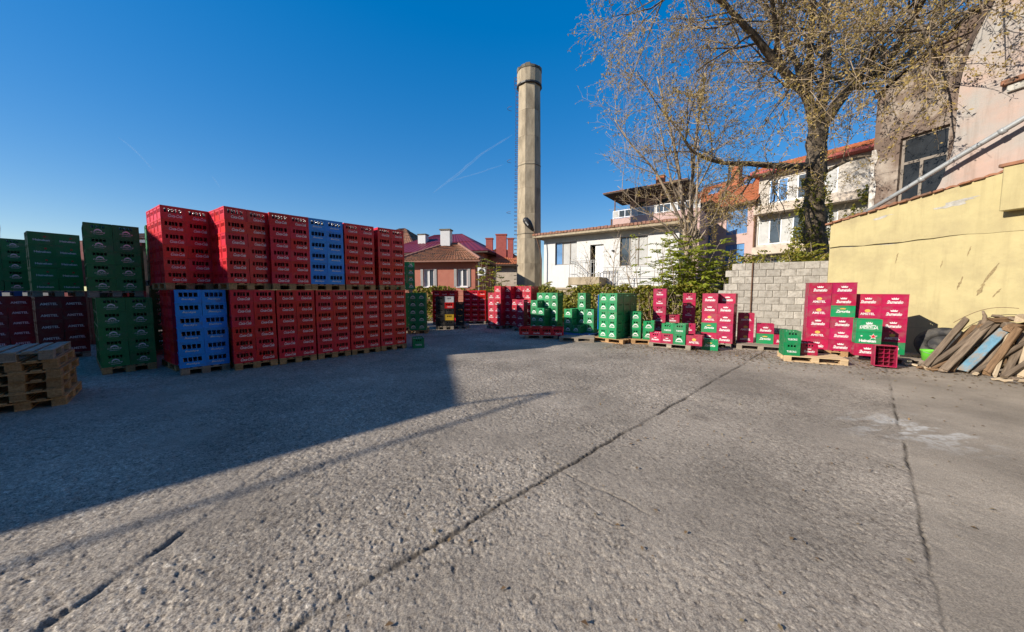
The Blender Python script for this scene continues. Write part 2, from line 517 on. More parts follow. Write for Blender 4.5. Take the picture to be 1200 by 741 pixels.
def ground_material():
    m, t, b, new, L = nodes_of('worn_aggregate_concrete')
    def attr(n):
        a = new('ShaderNodeAttribute'); a.attribute_name = n; return a.outputs['Fac']
    tc = new('ShaderNodeTexCoord')
    rp = new('ShaderNodeValToRGB')
    cr = rp.color_ramp
    cr.elements[0].position = 0.0; cr.elements[0].color = (0.16, 0.132, 0.105, 1)
    cr.elements[1].position = 1.0; cr.elements[1].color = (0.62, 0.55, 0.46, 1)
    for p, c in ((0.12, (0.22, 0.183, 0.146)), (0.35, (0.32, 0.272, 0.22)), (0.6, (0.37, 0.315, 0.25)), (0.82, (0.48, 0.415, 0.335))):
        e = cr.elements.new(p); e.color = (*c, 1)
    # grains: every voronoi cell a stone of its own tone, fewer and fainter where the surface is worn smooth
    grain = None
    for vs, wt in ((62.0, 0.34), (125.0, 0.30)):
        vo = new('ShaderNodeTexVoronoi'); vo.voronoi_dimensions = '2D'; vo.inputs['Scale'].default_value = vs
        L(tc.outputs['Object'], vo.inputs['Vector'])
        sp = new('ShaderNodeSeparateColor'); L(vo.outputs['Color'], sp.inputs[0])
        dm = new('ShaderNodeMath'); dm.operation = 'MULTIPLY_ADD'; L(vo.outputs['Distance'], dm.inputs[0]); dm.inputs[1].default_value = -0.55; L(sp.outputs[0], dm.inputs[2])
        mw = new('ShaderNodeMath'); mw.operation = 'MULTIPLY'; L(dm.outputs[0], mw.inputs[0]); mw.inputs[1].default_value = wt
        if grain is None: grain = mw.outputs[0]
        else:
            ad = new('ShaderNodeMath'); L(grain, ad.inputs[0]); L(mw.outputs[0], ad.inputs[1]); grain = ad.outputs[0]
    cen = new('ShaderNodeMath'); cen.operation = 'SUBTRACT'; L(grain, cen.inputs[0]); cen.inputs[1].default_value = 0.17
    am = new('ShaderNodeMath'); am.operation = 'MULTIPLY_ADD'; L(attr('rough'), am.inputs[0]); am.inputs[1].default_value = 0.85; am.inputs[2].default_value = 0.35
    cm = new('ShaderNodeMath'); cm.operation = 'MULTIPLY'; L(cen.outputs[0], cm.inputs[0]); L(am.outputs[0], cm.inputs[1])
    sm = new('ShaderNodeMath'); sm.operation = 'MULTIPLY_ADD'; L(attr('stone'), sm.inputs[0]); sm.inputs[1].default_value = 0.62; sm.inputs[2].default_value = 0.15
    st_ = new('ShaderNodeMath'); L(sm.outputs[0], st_.inputs[0]); L(cm.outputs[0], st_.inputs[1])
    L(st_.outputs[0], rp.inputs[0])
    # slab on the right: even grey-brown
    mx1 = new('ShaderNodeMix'); mx1.data_type = 'RGBA'
    sl = new('ShaderNodeMath'); sl.operation = 'MULTIPLY'; L(attr('slab'), sl.inputs[0]); sl.inputs[1].default_value = 0.65
    L(sl.outputs[0], mx1.inputs[0]); L(rp.outputs[0], mx1.inputs[6]); mx1.inputs[7].default_value = (0.32, 0.27, 0.212, 1)
    # large tone drift and stains
    nz = new('ShaderNodeTexNoise'); nz.inputs['Scale'].default_value = 0.55; nz.inputs['Detail'].default_value = 9; nz.inputs['Roughness'].default_value = 0.62
    L(tc.outputs['Object'], nz.inputs['Vector'])
    mr = new('ShaderNodeMapRange'); mr.inputs['From Min'].default_value = 0.32; mr.inputs['From Max'].default_value = 0.68
    mr.inputs['To Min'].default_value = 0.62; mr.inputs['To Max'].default_value = 1.22
    L(nz.outputs[0], mr.inputs['Value'])
    n2 = new('ShaderNodeTexNoise'); n2.inputs['Scale'].default_value = 130; n2.inputs['Detail'].default_value = 4
    L(tc.outputs['Object'], n2.inputs['Vector'])
    m2 = new('ShaderNodeMapRange'); m2.inputs['From Min'].default_value = 0.3; m2.inputs['From Max'].default_value = 0.7
    m2.inputs['To Min'].default_value = 0.62; m2.inputs['To Max'].default_value = 1.38
    L(n2.outputs[0], m2.inputs['Value'])
    n3 = new('ShaderNodeTexNoise'); n3.inputs['Scale'].default_value = 2.6; n3.inputs['Detail'].default_value = 7
    L(tc.outputs['Object'], n3.inputs['Vector'])
    st = new('ShaderNodeValToRGB'); st.color_ramp.elements[0].position = 0.66; st.color_ramp.elements[1].position = 0.78
    st.color_ramp.elements[0].color = (1, 1, 1, 1); st.color_ramp.elements[1].color = (0.6, 0.58, 0.55, 1)
    L(n3.outputs[0], st.inputs[0])
    mu = new('ShaderNodeMath'); mu.operation = 'MULTIPLY'; L(mr.outputs[0], mu.inputs[0]); L(m2.outputs[0], mu.inputs[1])
    hs = new('ShaderNodeHueSaturation'); L(mx1.outputs[2], hs.inputs['Color']); L(mu.outputs[0], hs.inputs['Value'])
    ml = new('ShaderNodeMix'); ml.data_type = 'RGBA'; ml.blend_type = 'MULTIPLY'; ml.inputs[0].default_value = 1
    L(hs.outputs[0], ml.inputs[6]); L(st.outputs[0], ml.inputs[7])
    # dirt packed in the joints
    mg = new('ShaderNodeMix'); mg.data_type = 'RGBA'
    L(attr('joint'), mg.inputs[0]); L(ml.outputs[2], mg.inputs[6]); mg.inputs[7].default_value = (0.06, 0.048, 0.036, 1)
    # spilt lime, pale
    mp = new('ShaderNodeMix'); mp.data_type = 'RGBA'
    L(attr('pale'), mp.inputs[0]); L(mg.outputs[2], mp.inputs[6]); mp.inputs[7].default_value = (0.56, 0.54, 0.50, 1)
    L(mp.outputs[2], b.inputs['Base Color'])
    b.inputs['Roughness'].default_value = 0.88
    b.inputs['Specular IOR Level'].default_value = 0.25
    bp = new('ShaderNodeBump'); bp.inputs['Strength'].default_value = 0.6; bp.inputs['Distance'].default_value = 0.006
    L(cm.outputs[0], bp.inputs['Height']); L(bp.outputs[0], b.inputs['Normal'])
    return m


M['ground'] = ground_material()
NA, NR = 1150, 800
th = np.linspace(R(-69), R(69), NA)
rr = np.concatenate([np.exp(np.linspace(math.log(1.75), math.log(14.0), NR - 60)), np.linspace(14.0, 24.0, 61)[1:]])
TH, RR = np.meshgrid(th, rr)
gx = (RR * np.sin(TH)).ravel()
gy = (RR * np.cos(TH)).ravel() - 0.75
gh, g_st, g_jt, g_sl, g_ro, g_pa = ground_height(gx, gy)
fade = np.clip((24.0 - RR.ravel()) / 4, 0, 1)
gz = gh * fade
idx = np.arange(NA * NR).reshape(NR, NA)
gf = np.stack([idx[:-1, :-1].ravel(), idx[1:, :-1].ravel(), idx[1:, 1:].ravel(), idx[:-1, 1:].ravel()], 1)[:, ::-1]
g_me = np_mesh('yard_ground', np.stack([gx, gy, gz], 1), gf, M['ground'], smooth=True)
for n, a in (('stone', g_st), ('joint', g_jt), ('slab', g_sl), ('pale', g_pa), ('rough', g_ro)):
    at_ = g_me.attributes.new(n, 'FLOAT', 'POINT')
    at_.data.foreach_set('value', a.astype(np.float32))
ground = link('yard_ground', g_me, kind='structure')
ground['label'] = 'rough grey concrete yard with exposed pebbles and slab joints'

M['soil'] = mat('dark_soil', (0.13, 0.105, 0.075), rough=0.95, var=0.3, scale=0.7, bump=0.5, bump_scale=8)
b_ = MB()
b_.quad((-3000, -3000, -0.06), (3000, -3000, -0.06), (3000, 3000, -0.06), (-3000, 3000, -0.06))
b_.build('surrounding_ground', M['soil'], kind='structure')

# ------------------------------------------------------------------ buildings
def facade(L, H, th, openings, z0=0.0):
    """wall in the xz plane, outer face at y=0, inner at y=th, with real openings (x0,x1,z0,z1)"""
    b = MB()
    xs = sorted(set([0, L] + [v for o in openings for v in o[:2]]))
    zs = sorted(set([z0, H] + [v for o in openings for v in o[2:4]]))
    for i in range(len(xs) - 1):
        for j in range(len(zs) - 1):
            cx = (xs[i] + xs[i + 1]) / 2; cz = (zs[j] + zs[j + 1]) / 2
            if any(o[0] < cx < o[1] and o[2] < cz < o[3] for o in openings):
                continue
            x0, x1, a, c = xs[i], xs[i + 1], zs[j], zs[j + 1]
            b.quad((x0, 0, a), (x1, 0, a), (x1, 0, c), (x0, 0, c))
            b.quad((x1, th, a), (x0, th, a), (x0, th, c), (x1, th, c))
    for x0, x1, a, c in [o[:4] for o in openings]:
        b.quad((x0, 0, a), (x0, th, a), (x1, th, a), (x1, 0, a))
        b.quad((x0, 0, c), (x1, 0, c), (x1, th, c), (x0, th, c))
        b.quad((x0, 0, a), (x0, 0, c), (x0, th, c), (x0, th, a))
        b.quad((x1, 0, a), (x1, th, a), (x1, th, c), (x1, 0, c))
    b.quad((0, 0, z0), (0, 0, H), (0, th, H), (0, th, z0))
    b.quad((L, 0, z0), (L, th, z0), (L, th, H), (L, 0, H))
    b.quad((0, 0, H), (L, 0, H), (L, th, H), (0, th, H))
    return b


def window(parent, o, y=0.10, frame='white_pvc', glass='glass', mull=(0.5,), sill=None, fw=0.06, trans=None, curtain=None):
    x0, x1, z0, z1 = o
    b = MB()
    b.box(x0, x0 + fw, y, y + 0.06, z0, z1); b.box(x1 - fw, x1, y, y + 0.06, z0, z1)
    b.box(x0 + fw, x1 - fw, y, y + 0.06, z0, z0 + fw); b.box(x0 + fw, x1 - fw, y, y + 0.06, z1 - fw, z1)
    for m in mull:
        c = x0 + (x1 - x0) * m
        b.box(c - fw * 0.55, c + fw * 0.55, y - 0.004, y + 0.06, z0 + fw, z1 - fw)
    if trans:
        c = z0 + (z1 - z0) * trans
        b.box(x0 + fw, x1 - fw, y + 0.004, y + 0.05, c - fw * 0.5, c + fw * 0.5)
    w = b.build('window', M[frame], parent)
    cuts = [x0 + fw * 0.5] + [x0 + (x1 - x0) * m for m in mull] + [x1 - fw * 0.5]
    for i in range(len(cuts) - 1):
        p = MB()
        mm = curtain[i] if curtain else glass
        p.box(cuts[i] + 0.004, cuts[i + 1] - 0.004, y + 0.03, y + 0.04, z0 + 0.01, z1 - 0.01)
        p.build('pane', M[mm], w)
    if sill:
        s = MB(); s.box(x0 - 0.06, x1 + 0.06, -0.07, y - 0.002, z0 - 0.05, z0 - 0.004)
        s.build('sill', M[sill], w)
    return w


def tile_rows(mb, p0, p1, q0, q1, rows, cols, amp=0.03, step=0.035, skip=0.0):
    """tiles on the quad p0-p1 (eave) to q0-q1 (ridge); rows of half-round tiles, lower edges lifted"""
    p0, p1, q0, q1 = map(Vector, (p0, p1, q0, q1))
    nrm = (p1 - p0).cross(q0 - p0).normalized()
    if nrm.z < 0: nrm = -nrm
    K = 4
    for r in range(rows):
        t0, t1 = r / rows, (r + 1) / rows + 0.012
        base = len(mb.v)
        for t, lift in ((t0, step), (t1, 0.0)):
            a = p0.lerp(q0, t); c = p1.lerp(q1, t)
            n = cols * K
            for i in range(n + 1):
                ph = (i % K) / K
                jit = 0.012 * math.sin(i // K * 12.9 + r * 78.2)
                w = amp * math.sin(math.pi * ph) if i % K else 0
                q = a.lerp(c, i / n) + nrm * (w + lift + jit)
                mb.v.append(tuple(q))
        n = cols * K + 1
        for i in range(n - 1):
            mb.f.append((base + i, base + i + 1, base + n + i + 1, base + n + i)); mb.m.append(0)
        # front lip
        base2 = len(mb.v)
        for i in range(n):
            v = Vector(mb.v[base + i])
            mb.v.append(tuple(v)); mb.v.append(tuple(v - nrm * (step + 0.02)))
        for i in range(n - 1):
            a = base2 + 2 * i
            mb.f.append((a + 1, a + 3, a + 2, a)); mb.m.append(0)


M['tile_old'] = mat('old_clay_tiles', (0.30, 0.135, 0.075), rough=0.9, var=0.4, scale=5, dirt=(0.10, 0.065, 0.045), dirt_amt=0.5, dirt_scale=2.5)
M['tile_orange'] = mat('orange_clay_tiles', (0.36, 0.115, 0.048), rough=0.85, var=0.14, scale=5, dirt=(0.33, 0.12, 0.055), dirt_amt=0.3)
M['tile_red'] = mat('red_clay_tiles', (0.25, 0.125, 0.09), rough=0.85, var=0.2, scale=5)
M['maroon_sheet'] = mat('maroon_sheet_roof', (0.14, 0.018, 0.03), rough=0.45, var=0.12, scale=2)
M['peach'] = mat('peach_stucco', (0.40, 0.145, 0.10), rough=0.9, var=0.08, scale=3, dirt=(0.40, 0.16, 0.11), dirt_amt=0.3, bump=0.3, bump_scale=60)
M['white_wall'] = mat('white_plaster', (0.57, 0.57, 0.565), rough=0.9, var=0.04, scale=2, dirt=(0.48, 0.47, 0.45), dirt_amt=0.12, dirt_scale=1.6, bump=0.25, bump_scale=40, streak=(0.36, 0.35, 0.33), streak_amt=0.4)
M['pink_wall'] = mat('pale_pink_stucco', (0.46, 0.32, 0.29), rough=0.9, var=0.06, scale=2, dirt=(0.38, 0.27, 0.245), dirt_amt=0.3, bump=0.2, bump_scale=60)
M['beige_wall'] = mat('beige_render', (0.50, 0.42, 0.34), rough=0.9, var=0.10, scale=2, dirt=(0.36, 0.30, 0.24), dirt_amt=0.4, bump=0.2, bump_scale=40)
M['yellow_wall'] = mat('yellow_limewash', (0.43, 0.362, 0.185), rough=0.92, var=0.09, scale=1.6, dirt=(0.35, 0.29, 0.155), dirt_amt=0.4, dirt_scale=1.3, bump=0.5, bump_scale=9, streak=(0.27, 0.215, 0.11), streak_amt=0.5)
M['bare_plaster'] = mat('bare_grey_plaster', (0.36, 0.34, 0.30), rough=0.95, var=0.25, scale=7, bump=0.7, bump_scale=20)
M['old_pink'] = mat('flaking_pink_plaster', (0.40, 0.285, 0.235), rough=0.93, var=0.10, scale=1.4, dirt=(0.32, 0.30, 0.275), dirt_amt=0.75, dirt_scale=0.8, bump=0.6, bump_scale=7, streak=(0.19, 0.145, 0.115), streak_amt=0.75)  # patches mix grey weathering with dappled tree shade put into the colour
M['brown_wall'] = mat('brown_weathered_wall', (0.14, 0.10, 0.078), rough=0.95, var=0.25, scale=2, dirt=(0.36, 0.31, 0.26), dirt_amt=0.4, dirt_scale=1.2, bump=0.8, bump_scale=9)
M['pale_render'] = mat('pale_render', (0.46, 0.42, 0.37), rough=0.9, var=0.08, scale=2, dirt=(0.36, 0.32, 0.27), dirt_amt=0.4, streak=(0.25, 0.22, 0.18), streak_amt=0.5)
M['scuff'] = mat('brown_scuff', (0.25, 0.19, 0.095), rough=0.95, var=0.3, scale=30)
M['flaking_white'] = mat('flaking_white_plaster', (0.58, 0.56, 0.53), rough=0.95, var=0.2, scale=5, dirt=(0.22, 0.18, 0.14), dirt_amt=0.7, dirt_scale=6, bump=0.8, bump_scale=14)
M['glass_old'] = mat('dusty_dark_glass', (0.018, 0.02, 0.022), rough=0.25, spec=0.35, var=0.4, scale=3)
M['chim_red'] = mat('red_chimney_render', (0.34, 0.085, 0.07), rough=0.9, var=0.15, scale=5)
M['dark_eave'] = mat('dark_eave_boards', (0.07, 0.05, 0.04), rough=0.9, var=0.3, scale=8)
M['grey_sheet'] = mat('grey_sheet', (0.30, 0.29, 0.28), rough=0.6, var=0.15, scale=4)
M['dark_metal'] = mat('dark_metal', (0.03, 0.028, 0.027), rough=0.5)


def along(p, q):
    return Vector((q[0] - p[0], q[1] - p[1], 0)).length, math.atan2(q[1] - p[1], q[0] - p[0])


# ---- tall factory chimney (octagonal, with climbing rungs)
def factory_chimney():
    o = thing('factory_chimney', 'tall octagonal concrete factory chimney with a ladder of iron rungs', 'chimney', (1.36, 28, 0))
    H = 17.6
    ph = R(-90 + 24)           # one arris towards the shaded side
    segs = 9
    for i in range(segs):
        z0 = i * H / segs; z1 = (i + 1) * H / segs - 0.012
        f = lambda z: 1.07 - 0.18 * z / H
        b = MB(); b.lathe([(f(z0), z0), (f(z1), z1), (f(z1) - 0.02, z1 + 0.012)], 8, phase=ph)
        b.build('shaft_section', M['concrete'], o)
    b = MB(); b.lathe([(0.84, H), (0.94, H + 0.02), (0.96, H + 0.08), (0.96, H + 1.0), (0.93, H + 1.06)], 16, phase=ph)
    c = b.build('crown_collar', M['concrete'], o)
    b = MB(); b.lathe([(0.95, H - 0.06), (0.99, H - 0.03), (0.99, H + 0.08), (0.95, H + 0.1)], 16, phase=ph)
    b.build('collar_band', M['dark_metal'], c)
    for k in range(16):
        if k in (3, 9, 10): continue
        a = ph + 2 * math.pi * (k + 0.5) / 16
        b = MB(); b.cbox(-0.18, 0.18, -0.1, 0.1, H + 1.062, H + 1.25 + 0.05 * (k % 3), 0.01)
        q = b.build('rim_brick', M['concrete_dark'], c)
        q.location = (0.86 * math.cos(a), 0.86 * math.sin(a), 0); q.rotation_euler = (0, 0, a + math.pi / 2)
    # rungs on the left arris, each an iron staple
    rung = MB(); rung.tube([(0.0, -0.2, 0), (-0.20, -0.2, 0), (-0.20, 0.2, 0), (0.0, 0.2, 0)], 0.018, 5)
    me = rung.mesh('rung', M['rust'])
    n = 58
    for i in range(n):
        z = 1.2 + i * (H + 0.6 - 1.2) / (n - 1)
        r = (1.07 - 0.18 * z / H) if z < H else 1.0
        q = link('rung', me, o); q.location = (-r * 0.955, -0.10, z)
    for z in (4.2, 8.0, 12.0, 16.0):
        b = MB()
        r = 1.07 - 0.18 * z / H
        pts = [(-r * 0.9 - 0.45 + 0.45 * math.cos(t), -0.1 + 0.36 * math.sin(t), z) for t in np.linspace(-1.3, 1.3, 9) + math.pi]
        b.tube(pts, 0.014, 4); b.build('safety_hoop', M['rust'], o)
    for z in (6.2, 11.5):
        b = MB(); r = 1.08 - 0.18 * z / H
        b.lathe([(r + 0.004, z), (r + 0.012, z + 0.01), (r + 0.012, z + 0.06), (r + 0.004, z + 0.07)], 8, phase=ph)
        b.build('iron_band', M['concrete_dark'], o)
factory_chimney()


# ---- white house on the terrace
WH_A = (2.26, 24.4); WH_B = (9.4, 19.45)
def white_house():
    L, a = along(WH_A, WH_B)
    o = thing('white_house', 'single storey white plastered house with railed landing on the terrace', 'house', (WH_A[0], WH_A[1], 2.2), a)
    kx = L / 8.69
    def X(px):   # facade position of an image column, worked out once from the survey of the photograph
        t = (px - 600) / 400.0
        return (t * WH_A[1] - WH_A[0]) / ((WH_B[0] - WH_A[0]) / L - t * (WH_B[1] - WH_A[1]) / L)
    H = 3.2
    w1 = (X(650), X(675), 1.32, 2.86)
    dr = (X(690.5), X(706), 0.44, 2.52)
    w2 = (X(725), X(757), 1.07, 2.84)
    facade(L, H, 0.25, [w1, dr, w2], -0.38).build('wall', M['white_wall'], o)
    b = MB()
    b.quad((0, 0.25, 0), (0, 7, 0), (0, 7, H), (0, 0.25, H)); b.quad((L, 0.25, 0), (L, 0.25, H), (L, 7, H), (L, 7, 0))
    b.quad((L, 7, 0), (L, 7, H), (0, 7, H), (0, 7, 0))
    b.build('rear_wall', M['white_wall'], o)
    b = MB(); b.quad((0.02, 0.7, 0), (L - 0.02, 0.7, 0), (L - 0.02, 0.7, H), (0.02, 0.7, H)); b.build('interior', M['dark_void'], o)
    window(o, w1, 0.10, 'grey_frame', 'curtain', (0.33, 0.68), curtain=['glass_blue', 'curtain', 'curtain'], fw=0.05)
    window(o, w2, 0.10, 'grey_frame', 'curtain', (0.34, 0.66), curtain=['glass', 'curtain', 'curtain'], fw=0.05)
    b = MB(); b.box(dr[0] + 0.3, dr[1] - 0.02, 0.16, 0.2, dr[2], dr[3] - 0.02)
    d = b.build('door', M['white_pvc'], o)
    b = MB(); b.box(dr[0] + 0.36, dr[0] + 0.40, 0.11, 0.158, 1.2, 1.36); b.build('handle', M['steel'], d)
    # flat roof slab with a tiled edge
    b = MB(); b.box(-0.5, L + 0.6, -0.75, 7.3, H, H + 0.14); r = b.build('roof', M['concrete'], o)
    nb = 44
    for i in range(nb):
        x0 = -0.5 + i * (L + 1.1) / nb
        m = MB(); m.cbox(x0 + 0.008, x0 + (L + 1.1) / nb - 0.008, -0.79 - random.uniform(0, 0.03), -0.4, H + 0.143, H + 0.143 + 0.15 + random.uniform(-0.02, 0.03), 0.012)
        m.build('edge_tile', M['tile_red'] if i % 5 else M['tile_old'], r)
    b = MB(); b.box(-0.42, L + 0.5, -0.38, 7.2, H + 0.143, H + 0.26); b.build('roof_deck', M['tile_old'], r)
    # landing and railing
    b = MB(); b.cbox(dr[0] - 0.95, dr[1] + 0.25, -1.25, -0.005, -0.08, 0.41, 0.02); ld = b.build('landing', M['concrete'], o)
    rl = MB()
    x0, x1 = dr[0] - 0.9, dr[1] + 0.2
    for z in (0.62, 1.3, 1.42):
        rl.tube([(x0, -1.18, z), (x1, -1.18, z)], 0.018, 5); rl.tube([(x0, -1.18, z), (x0, -0.05, z)], 0.018, 5)
    for i in range(12):
        x = x0 + (x1 - x0) * i / 11
        rl.tube([(x, -1.18, 0.415), (x, -1.18, 1.42)], 0.016 if i % 4 else 0.026, 4)
    rl.build('railing', M['steel'], o)
    b = MB()
    for x in (x1 + 1.0, x1 + 2.4, x1 + 3.8, x1 + 5.1): b.tube([(x, -1.2, -0.2), (x, -1.2, 0.95)], 0.022, 5)
    for z in (0.35, 0.65, 0.93): b.tube([(x1 + 0.1, -1.2, z), (x1 + 5.1, -1.2, z)], 0.016, 5)
    b.build('terrace_railing', M['steel'], o)
    b = MB(); b.box(X(716), X(718), -0.12, -0.004, 2.0, 2.1); b.build('wall_lamp', M['dark_metal'], o)
    return o
white_house()

# terrace ground and its retaining wall
b_ = MB()
tp = [(0.6, 25.8), (0.6, 21.3), (8.6, 16.6), (10.9, 13.9), (26, 12.5), (60, 20), (60, 60), (0.6, 60)]
b_.poly([(x, y, 1.84) for x, y in tp])
b_.build('terrace_ground', M['soil'], kind='structure')
def retaining(p, q, label):
    L, a = along(p, q)
    o = thing('retaining_wall', label, 'wall', (p[0], p[1], 0), a)
    n = max(2, int(L / 1.5))
    for i in range(n):
        b = MB(); b.cbox(i * L / n + 0.004, (i + 1) * L / n - 0.004, 0, 0.3, -0.05, 1.82, 0.01); b.build('wall_section', M['concrete'], o)
    b = MB(); b.cbox(-0.02, L + 0.02, -0.06, 0.36, 1.824, 1.94, 0.012); b.build('coping', M['concrete'], o)
retaining((0.6, 21.3), (8.6, 16.6), 'grey concrete retaining wall under the white house, behind the vines')
retaining((8.62, 16.6), (10.85, 13.6), 'short concrete retaining wall behind the bare multi-stemmed tree')


# ---- street lamp on the corner of the white house
def street_lamp():
    o = thing('street_lamp', 'dark street lamp head on a curved pipe arm beside the chimney', 'street lamp', (2.05, 24.05, 0))
    pts = [(0, 0, 0), (0, 0, 3.2), (0.0, 0, 3.9), (-0.1, -0.05, 4.6), (-0.35, -0.1, 5.4), (-0.62, -0.2, 5.95)]
    b = MB(); b.tube(pts, 0.04, 8); b.build('arm', M['rust'], o, smooth=True)
    h = MB()
    h.tube([(-0.58, -0.18, 5.88), (-0.72, -0.22, 6.08), (-0.95, -0.28, 6.38), (-1.15, -0.33, 6.60), (-1.24, -0.36, 6.68)],
           [0.08, 0.17, 0.25, 0.21, 0.09], 8)
    hd = h.build('lamp_head', M['dark_metal'], o, smooth=True)
    g = MB(); g.tube([(-0.93, -0.38, 6.24), (-1.12, -0.44, 6.46)], [0.10, 0.09], 8); g.build('lens', M['curtain'], hd)
street_lamp()


# ---- peach house left of the chimney
def gable_chimney(parent, x, y, z0, z1, w=0.5, d=0.45, m='chim_red', cap=True):
    b = MB(); b.box(x, x + w, y, y + d, z0, z1); c = b.build('chimney_stack', M[m], parent)
    if cap:
        b = MB(); b.box(x - 0.06, x + w + 0.06, y - 0.06, y + d + 0.06, z1 + 0.002, z1 + 0.09); b.build('chimney_cap', M['concrete_dark'] if m != 'chim_red' else M[m], c)


def peach_house():
    A = (-7.2, 23.2); B = (-2.42, 22.5)
    L, a = along(A, B)
    def X(px):
        t = (px - 600) / 400.0
        return (t * A[1] - A[0]) / ((B[0] - A[0]) / L - t * (B[1] - A[1]) / L)
    o = thing('peach_house', 'low peach stucco house with sagging clay tile hip roof', 'house', (A[0], A[1], 0), a)
    H = 3.72
    ops = [(X(497), X(509), 2.02, 3.2), (X(536), X(548), 2.02, 3.2)]
    facade(L, H, 0.25, ops).build('wall', M['peach'], o)
    b = MB()
    b.quad((0, 0.25, 0), (0, 6, 0), (0, 6, H), (0, 0.25, H)); b.quad((L, 0.25, 0), (L, 0.25, H), (L, 6, H), (L, 6, 0)); b.quad((L, 6, 0), (L, 6, H), (0, 6, H), (0, 6, 0))
    b.build('rear_wall', M['peach'], o)
    b = MB(); b.quad((0.02, 0.9, 0), (L - 0.02, 0.9, 0), (L - 0.02, 0.9, H), (0.02, 0.9, H)); b.build('interior', M['dark_void'], o)
    for w in ops: 
        window(o, w, 0.08, 'white_pvc', 'glass', (0.5,), sill='white_pvc', curtain=['curtain', 'glass'])
    for w in ops:
        for s, x0 in ((0, w[0] - 0.20), (1, w[1] + 0.02)):
            b = MB(); b.box(x0, x0 + 0.18, -0.04, -0.005, w[2], w[3]); sh = b.build('shutter', M['grey_sheet'], o)
            sh['label'] = 'grey folded shutter beside the window'
    e = 0.45
    r = MB(); rz = 5.15
    p0, p1 = (-e, -e, H), (L + e, -e, H); p2, p3 = (L + e, 6 + e, H), (-e, 6 + e, H)
    q0, q1 = (1.7, 3, rz), (L - 2.0, 3, rz)
    tile_rows(r, p0, p1, q0, q1, 13, 26, 0.05, 0.06)
    tile_rows(r, p3, p0, q0, q0, 13, 20, 0.05, 0.06)
    tile_rows(r, p1, p2, q1, q1, 13, 20, 0.05, 0.06)
    tile_rows(r, p2, p3, q1, q0, 13, 26, 0.05, 0.06)
    rf = r.build('roof', M['tile_old'], o)
    for p, q in ((p0, q0), (p1, q1), (q0, q1)):
        for i in range(12):
            a0 = Vector(p).lerp(Vector(q), i / 12); a1 = Vector(p).lerp(Vector(q), (i + 1.1) / 12)
            b = MB(); b.tube([a0 + Vector((0, 0, .06)), a1 + Vector((0, 0, .10))], [0.12, 0.10], 6); b.build('ridge_tile', M['tile_red'], rf)
    b = MB(); b.box(-e, L + e, -e - 0.09, -e + 0.02, H - 0.10, H - 0.005); b.build('gutter', M['tile_red'], rf)
    b = MB(); b.box(-e + 0.03, L + e - 0.03, -e + 0.03, 6 + e - 0.03, H - 0.06, H - 0.008); b.build('soffit', M['dark_eave'], rf)
    gable_chimney(o, 1.55, 2.6, 4.6, 6.2, 0.72, 0.6, 'white_wall')
    b = MB(); b.box(L + 0.25, L + 0.75, -0.3, -0.02, 2.75, 3.25); ac = b.build('air_conditioner', M['white_pvc'], o)
    b = MB(); b.lathe([(0.17, 0), (0.17, 0.02)], 16); q = b.build('fan_grille', M['dark_metal'], ac); q.location = (L + 0.5, -0.305, 3.0); q.rotation_euler = (R(90), 0, 0)
    b = MB(); b.box(L + 0.2, L + 0.26, -0.02, 0.25, 0, H); b.build('downpipe', M['grey_sheet'], o)
peach_house()


def simple_house(name, label, A, B, depth, z0, H, ridge, wallm, roofm, overhang=0.5, wins=(), chims=(), along_ridge=True, tiles=(12, 24)):
    L, a = along(A, B)
    o = thing(name, label, 'house', (A[0], A[1], z0), a)
    facade(L, H, 0.25, list(wins)).build('wall', M[wallm], o)
    b = MB()
    b.quad((0, 0.25, 0), (0, depth, 0), (0, depth, H), (0, 0.25, H)); b.quad((L, 0.25, 0), (L, 0.25, H), (L, depth, H), (L, depth, 0))
    b.quad((L, depth, 0), (L, depth, H), (0, depth, H), (0, depth, 0))
    b.quad((0.02, 0.8, 0), (L - 0.02, 0.8, 0), (L - 0.02, 0.8, H), (0.02, 0.8, H))
    b.build('rear_wall', M[wallm], o)
    for w in wins: window(o, w, 0.1, 'white_pvc', 'glass', (0.5,), sill='white_pvc')
    e = overhang
    r = MB()
    p0, p1, p2, p3 = (-e, -e, H), (L + e, -e, H), (L + e, depth + e, H), (-e, depth + e, H)
    if along_ridge:
        h = min(L, depth) / 2 + e
        q0, q1 = (-e + h * 0.9, depth / 2, ridge), (L + e - h * 0.9, depth / 2, ridge)
    else:
        q0, q1 = (L / 2, depth / 2 - 0.2, ridge), (L / 2, depth / 2 - 0.2, ridge)
    for s in ((p0, p1, q0, q1), (p3, p0, q0, q0), (p1, p2, q1, q1), (p2, p3, q1, q0)):
        tile_rows(r, *s, tiles[0], tiles[1], 0.035, 0.04)
    rf = r.build('roof', M[roofm], o)
    b = MB(); b.box(-e + 0.02, L + e - 0.02, -e + 0.02, depth + e - 0.02, H - 0.12, H - 0.006); b.build('soffit', M['dark_eave'], rf)
    for c in chims: gable_chimney(o, *c)
    return o

